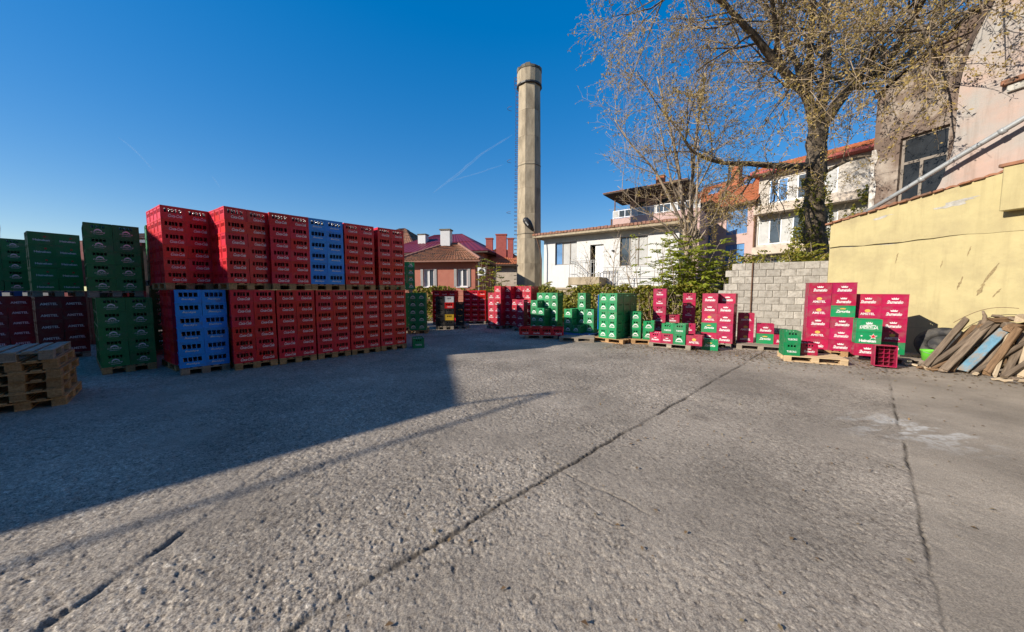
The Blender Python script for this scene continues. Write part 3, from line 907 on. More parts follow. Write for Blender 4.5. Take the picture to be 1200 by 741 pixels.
simple_house('tall_house', 'house with maroon sheet roof rising behind the low peach house', (-12.5, 33), (-2.6, 30.6), 8, 0, 5.2, 7.5, 'peach', 'maroon_sheet', 0.7,
             chims=[(3.0, 1.6, 5.6, 7.2, 0.8, 0.7, 'white_wall')], tiles=(2, 22))
simple_house('tiled_house', 'brown tiled house roof showing above the upper red crate stacks', (-17.0, 37), (-10.2, 35.5), 8, 0, 6.1, 8.9, 'beige_wall', 'tile_old', 0.6)
simple_house('small_tiled_house', 'small house with orange hip roof and three red chimneys beside the factory chimney', (-3.7, 31.3), (0.9, 30.9), 7, 0, 4.1, 6.0, 'beige_wall', 'tile_orange', 0.6,
             wins=[(1.2, 2.0, 1.9, 3.2)], chims=[(1.15, 1.2, 4.4, 6.6, 0.62, 0.5), (2.15, 0.9, 4.3, 6.9, 0.95, 0.5), (3.25, 0.7, 4.2, 6.5, 0.5, 0.5)])


# ---- shed roof seen above the green crates, and the eave at the far left
def low_shed():
    A = (-20.6, 18.0); B = (-16.0, 19.4)
    L, a = along(A, B)
    o = thing('low_shed', 'shed with ribbed tile roof and stub chimney behind the green crate stacks', 'shed', (A[0], A[1], 0), a)
    facade(L, 4.4, 0.2, []).build('wall', M['dark_eave'], o)  # wall coloured dark to stand for the shadow between the stacks
    b = MB(); b.quad((0, .2, 0), (0, 4, 0), (0, 4, 5.2), (0, .2, 4.4)); b.quad((L, .2, 0), (L, .2, 4.4), (L, 4, 5.2), (L, 4, 0)); b.quad((L, 4, 0), (L, 4, 5.2), (0, 4, 5.2), (0, 4, 0))
    b.build('rear_wall', M['beige_wall'], o)
    r = MB(); tile_rows(r, (-0.3, -0.4, 4.42), (L + 0.3, -0.4, 4.42), (-0.3, 4.2, 5.42), (L + 0.3, 4.2, 5.42), 10, 26, 0.06, 0.03)
    rf = r.build('roof', M['tile_old'], o)
    b = MB(); b.box(-0.3, L + 0.3, -0.42, -0.3, 4.25, 4.40); b.build('fascia', M['white_wall'], rf)
    gable_chimney(o, 1.6, 2.5, 4.9, 5.9, 0.35, 0.35, 'beige_wall')
low_shed()

def far_left_house():
    A = (-29.3, 12.1); B = (-25.75, 17.4)
    L, a = along(A, B)
    o = thing('neighbour_house', 'dark eaved house behind the stacks of weathered green crates', 'house', (A[0], A[1], 0), a)
    facade(L - 0.9, 4.9, 0.2, []).build('wall', M['beige_wall'], o)
    r = MB(); tile_rows(r, (-0.3, -0.6, 4.92), (L, -0.6, 4.92), (0.6, 3.0, 6.6), (L - 2.5, 3.0, 6.6), 10, 20, 0.05, 0.04)
    tile_rows(r, (L, -0.6, 4.92), (L, 6.6, 4.92), (L - 2.5, 3.0, 6.6), (L - 2.5, 3.0, 6.6), 10, 20, 0.05, 0.04)
    tile_rows(r, (L, 6.6, 4.92), (-0.3, 6.6, 4.92), (L - 2.5, 3.0, 6.6), (0.6, 3.0, 6.6), 10, 20, 0.05, 0.04)
    rf = r.build('roof', M['tile_old'], o)
    b = MB(); b.box(-0.3, L - 0.03, -0.57, 6.57, 4.75, 4.91); b.build('soffit', M['dark_eave'], rf)
    b = MB(); b.quad((L - .9, .2, 0), (L - .9, .2, 4.9), (L - .9, 6, 4.9), (L - .9, 6, 0)); b.quad((0, .2, 0), (0, 6, 0), (0, 6, 4.9), (0, .2, 4.9)); b.quad((L - .9, 6, 0), (L - .9, 6, 4.9), (0, 6, 4.9), (0, 6, 0))
    b.build('rear_wall', M['beige_wall'], o)
far_left_house()


# ---- pink building with roof terrace
def pink_building():
    A = (9.9, 34.3); B = (16.0, 29.6)
    L, a = along(A, B)
    o = thing('pink_terrace_house', 'pink house with railed roof terrace under a dark flat canopy', 'house', (A[0], A[1], 1.8), a)
    H = 7.0
    facade(L, H, 0.25, []).build('wall', M['pink_wall'], o)
    b = MB()
    b.quad((0, .25, 0), (0, 5, 0), (0, 5, H), (0, .25, H)); b.quad((L, .25, 0), (L, .25, H), (L, 5, H), (L, 5, 0)); b.quad((L, 5, 0), (L, 5, H), (0, 5, H), (0, 5, 0))
    b.quad((0, .25, H - .02), (L, .25, H - .02), (L, 5, H - .02), (0, 5, H - .02))
    b.build('rear_wall', M['pink_wall'], o)
    b = MB(); b.box(0.6, L - 1, 3.2, 3.4, H, H + 2.298); b.build('terrace_back_wall', M['pink_wall'], o)
    for x in (1.2, 3.4, 5.3):
        b = MB(); b.box(x, x + 1.1, 3.14, 3.195, H + 0.1, H + 2.0); b.build('terrace_door', M['glass'], o)
    rl = MB()
    for z in (H + 0.06, H + 0.72): rl.box(0.05, L, 0.06, 0.11, z, z + 0.05)
    n = 13
    for i in range(n + 1):
        x = 0.05 + (L - 0.1) * i / n
        rl.box(x - 0.025, x + 0.025, 0.055, 0.115, H, H + 0.72)
    rg = rl.build('terrace_railing', M['white_pvc'], o)
    for i in range(n):
        x = 0.05 + (L - 0.1) * i / n
        b = MB(); b.box(x + 0.05, x + (L - 0.1) / n - 0.05, 0.075, 0.09, H + 0.13, H + 0.70); b.build('glass_panel', M['glass'] if i % 3 else M['curtain'], rg)
    b = MB(); b.box(-0.7, L - 0.9, -0.7, 4.6, H + 2.3, H + 2.40); rf = b.build('canopy_roof', M['dark_eave'], o)
    r = MB(); tile_rows(r, (-0.75, -0.72, H + 2.41), (L - .9, -0.72, H + 2.41), (-0.75, 4.6, H + 2.7), (L - .9, 4.6, H + 2.7), 9, 24); r.build('roof_tiles', M['tile_old'], rf)
    for x in (0.12, 2.2, 4.4, 6.2):
        b = MB(); b.box(x, x + 0.09, 0.15, 0.24, H, H + 2.298); b.build('canopy_post', M['rust'], o)
    gable_chimney(o, 3.3, 2.6, H + 2.5, H + 4.1, 0.75, 0.6, 'tile_orange')
    b = MB(); b.box(-0.12, -0.02, -0.1, 0.0, 0, H); b.build('downpipe', M['rust'], o)
pink_building()

def orange_roof_house():
    A = (17.9, 36.0); B = (21.2, 30.15)
    L, a = along(A, B)
    o = thing('orange_roof_house', 'pink house with steep orange tile roof and tall blue windows', 'house', (A[0], A[1], 1.8), a)
    H = 7.7
    def X(px):
        t = (px - 600) / 400.0
        return (t * A[1] - A[0]) / ((B[0] - A[0]) / L - t * (B[1] - A[1]) / L)
    ops = [(max(0.15, X(814)), X(831), 4.6, 7.0), (X(847), X(871), 5.1, 7.5), (X(847), X(869), 1.6, 4.2)]
    facade(L, H, 0.25, ops).build('wall', M['pink_wall'], o)
    b = MB()
    b.quad((0, .25, 0), (0, 7, 0), (0, 7, H), (0, .25, H)); b.quad((L, .25, 0), (L, .25, H), (L, 7, H), (L, 7, 0)); b.quad((L, 7, 0), (L, 7, H), (0, 7, H), (0, 7, 0))
    b.build('rear_wall', M['pink_wall'], o)
    window(o, ops[0], 0.1, 'white_pvc', 'curtain', (0.5,), trans=0.7, curtain=['curtain', 'glass_blue'])
    window(o, ops[1], 0.06, 'glass_blue', 'glass_blue', (0.33, 0.66), trans=0.5, fw=0.04)
    window(o, ops[2], 0.06, 'glass_blue', 'glass_blue', (0.33, 0.66), trans=0.5, fw=0.04)
    r = MB(); tile_rows(r, (-0.2, -0.5, H), (L + .2, -0.5, H), (-0.2, 3.4, H + 3.3), (L + .2, 3.4, H + 3.3), 16, 26, 0.05, 0.045)
    tile_rows(r, (L + .2, 7.4, H), (-.2, 7.4, H), (L + .2, 3.4, H + 3.3), (-0.2, 3.4, H + 3.3), 16, 26, 0.05, 0.045)
    rf = r.build('roof', M['tile_orange'], o)
    b = MB(); b.box(-0.2, L + .2, -0.62, -0.48, H - 0.14, H - 0.01); b.build('gutter', M['rust'], rf)
    for x, z in ((1.2, 2.0), (4.3, 2.1)):
        b = MB()
        y0 = -0.5 + 3.9 * z / 3.3; y1 = y0 + 0.75
        b.quad((x, y0, H + z + .14), (x + 1.0, y0, H + z + .14), (x + 1.0, y1, H + z + .14 + .63), (x, y1, H + z + .14 + .63))
        b.quad((x, y0, H + z + .02), (x + 1.0, y0, H + z + .02), (x + 1.0, y0, H + z + .14), (x, y0, H + z + .14))
        b.build('skylight', M['glass_blue'], rf)
    b = MB(); b.poly([(0, .2, H), (0, 6.8, H), (0, 3.4, H + 3.2)]); b.poly([(L, .2, H), (L, 6.8, H), (L, 3.4, H + 3.2)]); b.build('gable', M['pink_wall'], o)
    gable_chimney(o, 3.2, 2.3, H + 2.5, H + 4.3, 0.7, 0.6, 'tile_orange')
    b = MB(); b.box(L - 0.14, L - 0.02, -0.12, -0.01, 0, H - 0.1); b.build('downpipe', M['rust'], o)
    b = MB(); b.box(X(834), X(842), -0.4, -0.02, 1.5, 2.2); ac = b.build('air_conditioner', M['white_pvc'], o)
    b = MB(); b.lathe([(0.2, 0), (0.2, 0.02)], 14); q = b.build('fan_grille', M['dark_metal'], ac); q.location = ((X(834) + X(842)) / 2, -0.405, 1.85); q.rotation_euler = (R(90), 0, 0)
orange_roof_house()

def beige_block():
    A = (21.25, 30.1); B = (25.6, 23.9)
    L, a = along(A, B)
    o = thing('apartment_block', 'beige apartment block with glazed balconies behind the great tree', 'apartment block', (A[0], A[1], 1.8), a)
    def X(px):
        t = (px - 600) / 400.0
        return (t * A[1] - A[0]) / ((B[0] - A[0]) / L - t * (B[1] - A[1]) / L)
    H = 9.7
    ops = [(X(894), X(938), 7.3, 9.2), (X(943), X(972), 7.3, 9.2), (X(884), X(938), 3.9, 6.0), (X(943), X(975), 3.9, 6.0), (X(884), X(938), 0.7, 2.7), (X(943), X(975), 0.7, 2.7)]
    facade(L, H, 0.3, ops).build('wall', M['pale_render'], o)
    b = MB()
    b.quad((0, .3, 0), (0, 8, 0), (0, 8, H), (0, .3, H)); b.quad((L, .3, 0), (L, .3, H), (L, 8, H), (L, 8, 0)); b.quad((L, 8, 0), (L, 8, H), (0, 8, H), (0, 8, 0))
    b.quad((0.02, 1.0, 0), (L - 0.02, 1.0, 0), (L - 0.02, 1.0, H), (0.02, 1.0, H))
    b.build('rear_wall', M['beige_wall'], o)
    for i, w in enumerate(ops):
        window(o, w, 0.08, 'white_pvc', 'glass', (0.25, 0.5, 0.75) if i % 2 == 0 else (0.5,), fw=0.07,
               curtain=(['glass_blue', 'glass_blue', 'curtain', 'glass'] if i == 0 else ['curtain', 'glass', 'curtain', 'glass']) if i % 2 == 0 else ['glass', 'curtain'])
    for z in (6.35, 3.0, -0.1):
        b = MB(); b.box(0.05, L - 0.6, -1.0, -0.003, z, z + 0.62)
        b.lathe([(0.998, z + 0.003), (0.998, z + 0.617)], 20, cx=L - 0.6, cy=0.0)
        b.build('balcony', M['beige_wall'], o)
    b = MB(); b.box(-0.4, L + 0.5, -0.9, 8.4, H + 0.002, H + 0.2); rf = b.build('roof', M['chim_red'], o)
    r = MB(); tile_rows(r, (-.4, -.9, H + .2), (L + .5, -.9, H + .2), (-.4, 3.8, H + 1.9), (L + .5, 3.8, H + 1.9), 12, 30, 0.05, 0.045)
    tile_rows(r, (L + .5, 8.4, H + .2), (-.4, 8.4, H + .2), (L + .5, 3.8, H + 1.9), (-.4, 3.8, H + 1.9), 12, 30, 0.05, 0.045)
    r.build('roof_tiles', M['tile_orange'], rf)
beige_block()


# ---- yellow annex with the old pink building above it
YC = Vector((10.76, 11.70)); YD = Vector((0.28, -0.96)); YA = ang(YD)
def yellow_annex():
    o = thing('yellow_annex', 'yellow limewashed annex wall with broken tile edge and long horizontal crack', 'annex', (YC.x, YC.y, 0), YA)
    L = 18.0
    top = lambda s: 3.98 + 0.165 * min(s, 8.5)
    dep = 4.0
    cz = 3.15
    # wall in two lifts with the crack between them
    def lift(zf0, zf1, seg=80, inset=0.0):
        b = MB()
        for i in range(seg):
            x0 = L * i / seg; x1 = L * (i + 1) / seg
            b.quad((x0, inset, zf0(x0)), (x1, inset, zf0(x1)), (x1, inset, zf1(x1)), (x0, inset, zf1(x0)))
            b.quad((x0, inset, zf1(x0)), (x1, inset, zf1(x1)), (x1, 0.4, zf1(x1)), (x0, 0.4, zf1(x0)))
            b.quad((x0, inset, zf0(x0)), (x0, 0.4, zf0(x0)), (x1, 0.4, zf0(x1)), (x1, inset, zf0(x1)))
        b.quad((0, inset, zf0(0)), (0, inset, zf1(0)), (0, dep, zf1(0)), (0, dep, zf0(0)))
        b.quad((L, inset, zf0(L)), (L, dep, zf0(L)), (L, dep, zf1(L)), (L, inset, zf1(L)))
        return b
    crk = [0.0] * 40
    rnd = random.Random(5)
    cr = lambda s, k: 0.025 * math.sin(s * 2.3 + 1) + 0.012 * math.sin(s * 7.1) + 0.007 * math.sin(s * 19.0)
    gap = lambda s: (0.036 + 0.014 * math.sin(s * 5.3) + 0.012 * math.sin(s * 13)) * max(0.1, min(1, (3.2 - s) / 1.2))
    lift(lambda s: 0.72, lambda s: cz + cr(s, 0), 60).build('wall', M['yellow_wall'], o)
    lift(lambda s: cz + cr(s, 0) + max(0.004, gap(s)), lambda s: top(s), 60, -0.014).build('upper_wall', M['yellow_wall'], o)
    b = MB(); b.box(0.004, L - 0.004, 0.06, 0.38, 0.5, 3.9); b.build('wall_core', M['bare_plaster'], o)
    lift(lambda s: -0.05, lambda s: 0.716, 40, -0.02).build('plinth', M['yellow_wall'], o)
    # patches where the wash has come off
    for (sx, sz, w, h, k) in ((2.75, 4.02, 0.85, 0.16, 1), (1.3, 3.95, 0.5, 0.08, 2), (4.1, 2.2, 0.3, 1.3, 3)):
        r2 = random.Random(k)
        pts = []
        for i in range(22):
            t = 2 * math.pi * i / 22
            q = r2.uniform(0.55, 1.1)
            pts.append((sx + w / 2 * math.cos(t) * q, -0.018 if sz > 3.2 else -0.004, sz + h / 2 * math.sin(t) * q + 0.16 * (math.cos(t) * w / 2)))
        m = MB(); m.poly(pts); m.build('bare_patch', M['bare_plaster'], o)
    for k, (sx, sz, w, h, lean) in enumerate(((2.95, 1.95, .03, .34, .25), (3.42, 2.15, .035, .55, .45), (3.30, 1.78, .05, .30, .3), (3.05, 2.75, .02, .25, .2), (3.55, 1.70, .025, .22, .5), (2.6, 2.45, .02, .2, .1), (1.7, 2.7, .02, .3, .15))):
        r2 = random.Random(40 + k); lft = []; rgt = []
        for i in range(9):
            t = i / 8; ww = w * math.sin(math.pi * (0.08 + .84 * t)) * r2.uniform(.35, 1.1); cx = sx + lean * h * (t - .5) + r2.uniform(-.008, .008); cz = sz + h * (t - .5)
            lft.append((cx - ww, -0.003, cz)); rgt.append((cx + ww, -0.003, cz))
        m = MB(); m.poly(lft + rgt[::-1]); m.build('scuff_mark', M['scuff'], o)
    # roof: mono-pitch of tiles, broken edge tiles one by one
    r = MB(); tile_rows(r, (-0.1, 0.1, top(0) + 0.05), (8.5, 0.1, top(8.5) + 0.05), (-0.1, dep, top(0) + 0.5), (8.5, dep, top(8.5) + 0.5), 10, 40, 0.03, 0.03)
    tile_rows(r, (8.5, 0.1, top(L) + 0.05), (L, 0.1, top(L) + 0.05), (8.5, dep, top(L) + 0.5), (L, dep, top(L) + 0.5), 10, 40, 0.03, 0.03)
    rf = r.build('roof', M['tile_old'], o)
    n = 80
    for i in range(n):
        s = -0.12 + i * L / n
        if rnd.random() < 0.1: continue
        m = MB(); m.cbox(0.006, L / n * rnd.uniform(0.8, 0.97), -0.07 - rnd.uniform(0, 0.05), 0.2, 0.006, 0.05 + rnd.uniform(-.01, .012), 0.006)
        q = m.build('edge_tile', M['tile_old'], rf)
        q.location = (s, 0, top(s)); q.rotation_euler = (rnd.uniform(-.04, .04), -math.atan(0.165) + rnd.uniform(-.05, .05), rnd.uniform(-.06, .06))
    # corbelled eave box at the street end
    m = MB(); m.cbox(3.56, 4.6, -0.32, -0.03, 3.62, 4.62, 0.01); m.build('eave_box', M['yellow_wall'], o)
    m = MB(); m.cbox(3.50, 4.66, -0.36, 0.0, 4.624, 4.70, 0.01); m.build('eave_capping', M['tile_old'], o)
yellow_annex()

def old_building():
    nb = Vector((0.96, 0.28))
    p = YC + nb * 0.42
    o = thing('old_pink_building', 'old flaking pink building with curved gable edge above the yellow annex', 'building', (p.x, p.y, 0), YA)
    edge = [(2.02, 4.20), (2.12, 4.36), (2.26, 4.70), (2.37, 5.12), (2.44, 5.58), (2.46, 6.0), (2.45, 6.4), (2.45, 6.8), (2.46, 7.15), (2.50, 7.55), (2.58, 7.93), (2.67, 8.27), (2.79, 8.62), (2.93, 8.98), (3.12, 9.56), (3.4, 10.2), (4.0, 11.2)]
    poly = [(18.0, 4.20)] + [(18.0, 11.2)] + edge[::-1]
    b = MB(); b.prism(poly[::-1], 0.0, 3.4)
    b.build('gable_wall', M['old_pink'], o)
    # roof verge following the curve
    b = MB()
    for i in range(8, len(edge) - 1):
        (x0, z0), (x1, z1) = edge[i], edge[i + 1]
        b.quad((x0 - 0.10, -0.02, z0 + 0.03), (x1 - 0.10, -0.02, z1 + 0.03), (x1 - 0.10, 3.5, z1 + 0.03), (x0 - 0.10, 3.5, z0 + 0.03))
        b.quad((x0 - 0.10, -0.02, z0 + 0.03), (x0 - 0.004, -0.02, z0 - 0.01), (x1 - 0.004, -0.02, z1 - 0.01), (x1 - 0.10, -0.02, z1 + 0.03))
    b.build('verge', M['dark_eave'], o)
    # string course ledge
    b = MB(); b.cbox(3.18, 6.5, -0.16, -0.003, 6.72, 6.84, 0.01); l = b.build('ledge', M['tile_old'], o)
    b = MB(); b.cbox(3.26, 6.5, -0.09, -0.004, 6.55, 6.716, 0.01); b.build('ledge_bracket', M['bare_plaster'], l)
    # recessed brown wing with the dark window
    L = 2.3
    w0 = 1.55
    f = facade(L, 9.6, 0.3, [(0.66, 1.72, 4.55, 6.62)], 3.9)
    v = []
    for (x, y, z) in f.v:
        if z > 9.5: z = 8.25 + 0.62 * x
        v.append((x + 0.16, y + w0 - 0.42, z))
    f.v = v
    f.build('wing_wall', M['brown_wall'], o)
    b = MB()
    x0 = 0.16
    b.quad((x0, w0 - .12, 3.9), (x0, w0 + 3, 3.9), (x0, w0 + 3, 8.25), (x0, w0 - .12, 8.25))
    b.quad((x0 + .02, w0 + .5, 3.9), (x0 + L, w0 + .5, 3.9), (x0 + L, w0 + .5, 8.2), (x0 + .02, w0 + .5, 8.2))
    b.build('wing_rear_wall', M['dark_void'], o)
    # flaking white corner strip
    rr_ = random.Random(3)
    pts = [(x0 - 0.03, 4.2)] + [(x0 + 0.14 + rr_.uniform(-.05, .06) - 0.04 * k / 8, 4.2 + 2.3 * k / 8) for k in range(9)] + [(x0 - 0.03, 6.5)]
    b = MB(); b.prism(pts, w0 - 0.45, w0 - 0.425); b.build('white_corner_plaster', M['flaking_white'], o)
    # window
    wn = thing  # noqa
    e = bpy.data.objects.new('window', None); COL.objects.link(e); e.parent = o; e.location = (x0, w0 - 0.42, 0)
    op = (0.66, 1.72, 4.55, 6.62)
    fr = MB()
    for (a, c, z, z2) in ((op[0], op[0] + .07, op[2], op[3]), (op[1] - .07, op[1], op[2], op[3]), (op[0] + .07, op[1] - .07, op[3] - .07, op[3]),
                          (op[0] + .07, op[1] - .07, 5.78, 5.86), (1.10, 1.17, op[2], 5.78)):
        fr.box(a, c, 0.12, 0.18, z, z2)
    fr.build('frame', M['grey_frame'], e)
    for (a, c, z, z2) in ((op[0] + .05, 1.13, op[2], 5.8), (1.14, op[1] - .05, op[2], 5.8), (op[0] + .05, op[1] - .05, 5.83, op[3] - .05)):
        g = MB(); g.box(a, c, 0.14, 0.15, z, z2); g.build('pane', M['glass_old'], e)
    b = MB(); b.quad((x0 - .1, w0 - .5, 8.26), (x0 + L, w0 - .5, 9.72), (x0 + L, w0 + 3, 9.72), (x0 - .1, w0 + 3, 8.26))
    b.quad((x0 - .1, w0 - .5, 8.21), (x0 - .1, w0 - .5, 8.26), (x0 + L, w0 - .5, 9.72), (x0 + L, w0 - .5, 9.67))
    b.build('wing_roof', M['dark_eave'], o)
old_building()

# grey conduit running up over the annex roof
b_ = MB()
pa = Vector((0.70, 0.13, 4.13)); pb = Vector((4.7, 0.13, 6.34))
b_.tube([pa, pa.lerp(pb, .25), pa.lerp(pb, .5) + Vector((0, 0, .015)), pa.lerp(pb, .75), pb], 0.062, 10)
pp = thing('steel_pipe', 'long grey steel pipe running diagonally up in front of the old pink wall', 'pipe', (YC.x, YC.y, 0), YA)
b_.build('pipe_run', M['steel'], pp, smooth=True)
for t in (0.33, 0.66):
    q = pa.lerp(pb, t); b_ = MB(); b_.tube([q - (pb - pa).normalized() * 0.05, q + (pb - pa).normalized() * 0.05], 0.078, 10); b_.build('coupling', M['steel'], pp, smooth=True)


# ---- concrete block wall
def block_wall():
    u = Vector((-0.868, 0.496)).normalized()
    L = 3.6
    B = YC + Vector((0.0, 0.0)) + u * L
    a = ang(-u)
    o = thing('block_wall', 'grey concrete block wall with stepped end beside the yellow annex', 'wall', (B.x, B.y, 0), a)
    bw, bh = 0.425, 0.252
    rows = 11
    rnd = random.Random(9)
    me = []
    for k in range(4):
        b = MB(); c = 0.006
        b.cbox(0, bw - 0.012, 0, 0.2, 0, bh - 0.012, 0.006 + 0.002 * k); me.append(b.mesh('block', M['block']))
    half = []
    b = MB(); b.cbox(0, bw / 2 - 0.012, 0, 0.2, 0, bh - 0.012, 0.006); half = b.mesh('block', M['block'])
    split = L - 2.12        # expansion joint
    for r in range(rows):
        x = -(bw / 2 if r % 2 else 0)
        start = max(0.0, (r - 3.5) * 0.155) if r >= 4 else 0.0
        while x < L - 0.1:
            if x + bw > L + 0.02:
                m_, w_ = half, bw / 2
            else:
                m_, w_ = me[rnd.randrange(4)], bw
            if x >= start - 0.22 and not (x < split < x + w_ and False) and x >= 0:
                q = link('block', m_, o)
                q.location = (x + 0.006 + rnd.uniform(-.003, .003), -rnd.uniform(0, 0.014), r * bh + 0.006 + rnd.uniform(-.003, .003)); q.rotation_euler = (rnd.uniform(-.006, .006), rnd.uniform(-.008, .008), rnd.uniform(-.01, .01))
            x += w_
    m = MB()
    z = 0
    for r in range(rows):
        s0 = max(0.0, (r - 3.5) * 0.155) if r >= 4 else 0.0
        m.box(s0 + 0.06, L - 0.01, 0.014, 0.186, r * bh + 0.0005, (r + 1) * bh - 0.0005)
    m.build('mortar_core', M['mortar'], o)
    b = MB(); b.tube([(split, -0.035, 0.0), (split, -0.035, rows * bh + 0.02)], 0.022, 6); b.build('iron_post', M['rust'], o)
block_wall()

# ---- neighbouring building out of frame to the left whose roof shades the yard
def shading_building():
    K = Vector((-12.89, -0.02)); u = Vector((0.7207, 0.6932))
    o = thing('neighbouring_warehouse', 'long rendered warehouse with low gabled roof standing along the yard', 'warehouse', (K.x, K.y, 0), ang(u))
    L = 16; W = 12; H = 6.0; rise = 1.45 * W / 12
    b = MB()
    b.box(-L + 0.4, -0.4, 0.4, W - 0.4, -0.05, H - 0.1)
    b.build('wall', M['beige_wall'], o)
    r = MB()
    r.quad((-L, 0, H - 0.12), (0, 0, H - 0.12), (0, 0, H), (-L, 0, H))
    r.quad((-L, 0, H), (0, 0, H), (0, W / 2, H + rise), (-L, W / 2, H + rise))
    r.quad((-L, W / 2, H + rise), (0, W / 2, H + rise), (0, W, H), (-L, W, H))
    r.poly([(0, 0, H - .12), (0, W, H - .12), (0, W, H), (0, W / 2, H + rise), (0, 0, H)])
    r.poly([(-L, 0, H - .12), (-L, 0, H), (-L, W / 2, H + rise), (-L, W, H), (-L, W, H - .12)])
    r.quad((-L, 0, H - .12), (-L, W, H - .12), (0, W, H - .12), (0, 0, H - .12))
    r.build('roof', M['tile_old'], o)
    b = MB(); b.box(-9, -6, 0.3, 0.395, 0, 3); b.build('door', M['grey_sheet'], o)
    b = MB(); b.tube([(-0.1, 0.1, H), (-0.1, 0.1, H + 0.82)], 0.035, 6); b.build('cable_mast', M['rust'], o)
    b = MB(); b.tube([(-L + .1, -0.35, H - .1), (-L + .1, -0.35, H + 0.82)], 0.035, 6); b.build('cable_mast', M['rust'], o)
    b = MB(); b.tube([(-0.1 + (-L + .2) * t, 0.1 - 0.45 * t, H + 0.80 - 0.9 * t * (1 - t)) for t in np.linspace(0, 1, 14)], 0.034, 5); b.build('overhead_cable', M['rubber'], o)
shading_building()

# unseen building added behind the camera to cut down light from the sky
def sky_blocker():
    o = thing('added_sky_blocker', 'tall rendered building added out of view to block light from the sky', 'building', (14.0, -9.0, 0), R(180))
    ops = [(1.5 + 3.6 * i, 3.6 + 3.6 * i, z, z + 1.9) for i in range(7) for z in (1.2, 5.0, 8.6, 12.2)]
    facade(27, 16.0, 0.3, ops).build('wall', M['beige_wall'], o)
    b = MB(); b.quad((0, .3, 0), (0, 8, 0), (0, 8, 16), (0, .3, 16)); b.quad((27, .3, 0), (27, .3, 16), (27, 8, 16), (27, 8, 0)); b.quad((27, 8, 0), (27, 8, 16), (0, 8, 16), (0, 8, 0))
    b.quad((0, 0.9, 0), (27, 0.9, 0), (27, 0.9, 15.9), (0, 0.9, 15.9)); b.quad((0, 0.31, 15.99), (27, 0.31, 15.99), (27, 7.99, 15.99), (0, 7.99, 15.99))
    b.build('rear_wall', M['beige_wall'], o)
    for w in ops: window(o, w, 0.12, 'grey_frame', 'glass', (0.5,))
    b = MB(); b.box(-.4, 27.4, -.5, 8.4, 16.002, 16.3); b.build('roof', M['tile_old'], o)
sky_blocker()

# ------------------------------------------------------------------ vegetation
M['bark'] = mat('rough_bark', (0.155, 0.12, 0.085), rough=0.95, var=0.4, scale=6, dirt=(0.065, 0.05, 0.036), dirt_amt=0.5, dirt_scale=8, bump=1.0, bump_scale=14, stretch=(1, 1, 0.3))
M['bark_pale'] = mat('pale_bark', (0.34, 0.27, 0.20), rough=0.9, var=0.25, scale=8, dirt=(0.17, 0.13, 0.095), dirt_amt=0.4, bump=0.6, bump_scale=30)
M['twig'] = mat('twig_bark', (0.33, 0.25, 0.165), rough=0.9, var=0.2, scale=5)
M['leaf_autumn'] = leaf_mat('autumn_leaves', (0.36, 0.26, 0.06), (0.50, 0.36, 0.14), (0.25, 0.20, 0.045), 0.4)
M['leaf_green'] = leaf_mat('green_leaves', (0.26, 0.33, 0.025), (0.40, 0.42, 0.04), (0.14, 0.20, 0.02), 0.45)
M['leaf_vine'] = leaf_mat('vine_leaves', (0.27, 0.26, 0.033), (0.16, 0.18, 0.028), (0.40, 0.31, 0.06), 0.4)
M['leaf_yellow'] = leaf_mat('yellow_leaves', (0.32, 0.30, 0.03), (0.20, 0.22, 0.028), (0.42, 0.34, 0.04), 0.4)
M['leaf_dry'] = leaf_mat('dry_leaves', (0.30, 0.20, 0.10), (0.20, 0.12, 0.06), (0.36, 0.28, 0.15), 0.2)


def leaf_quads(centres, size, aspect=0.45, up=0.0, jitter=0.3, dirs=None, seed=0):
    """diamond leaves at the given centres, random orientation"""
    rg = np.random.default_rng(seed)
    c = np.asarray(centres, dtype=np.float64)
    n = len(c)
    a = rg.normal(size=(n, 3)) if dirs is None else np.asarray(dirs) + rg.normal(size=(n, 3)) * 0.35
    a[:, 2] += up
    a /= np.linalg.norm(a, axis=1)[:, None] + 1e-9
    t = rg.normal(size=(n, 3))
    b = np.cross(a, t); b /= np.linalg.norm(b, axis=1)[:, None] + 1e-9
    nn = np.cross(a, b)
    s = (size * (1 + jitter * rg.uniform(-1, 1, n)))[:, None]
    fold = nn * s * 0.10
    v = np.stack([c - a * s * 0.5, c + b * s * aspect * 0.5 + fold, c + a * s * 0.5, c - b * s * aspect * 0.5 + fold], 1).reshape(-1, 3)
    f = np.arange(n * 4).reshape(n, 4)
    return v, f


def rvec(rnd):
    while True:
        v = Vector((rnd.uniform(-1, 1), rnd.uniform(-1, 1), rnd.uniform(-1, 1)))
        if 0.05 < v.length < 1: return v.normalized()


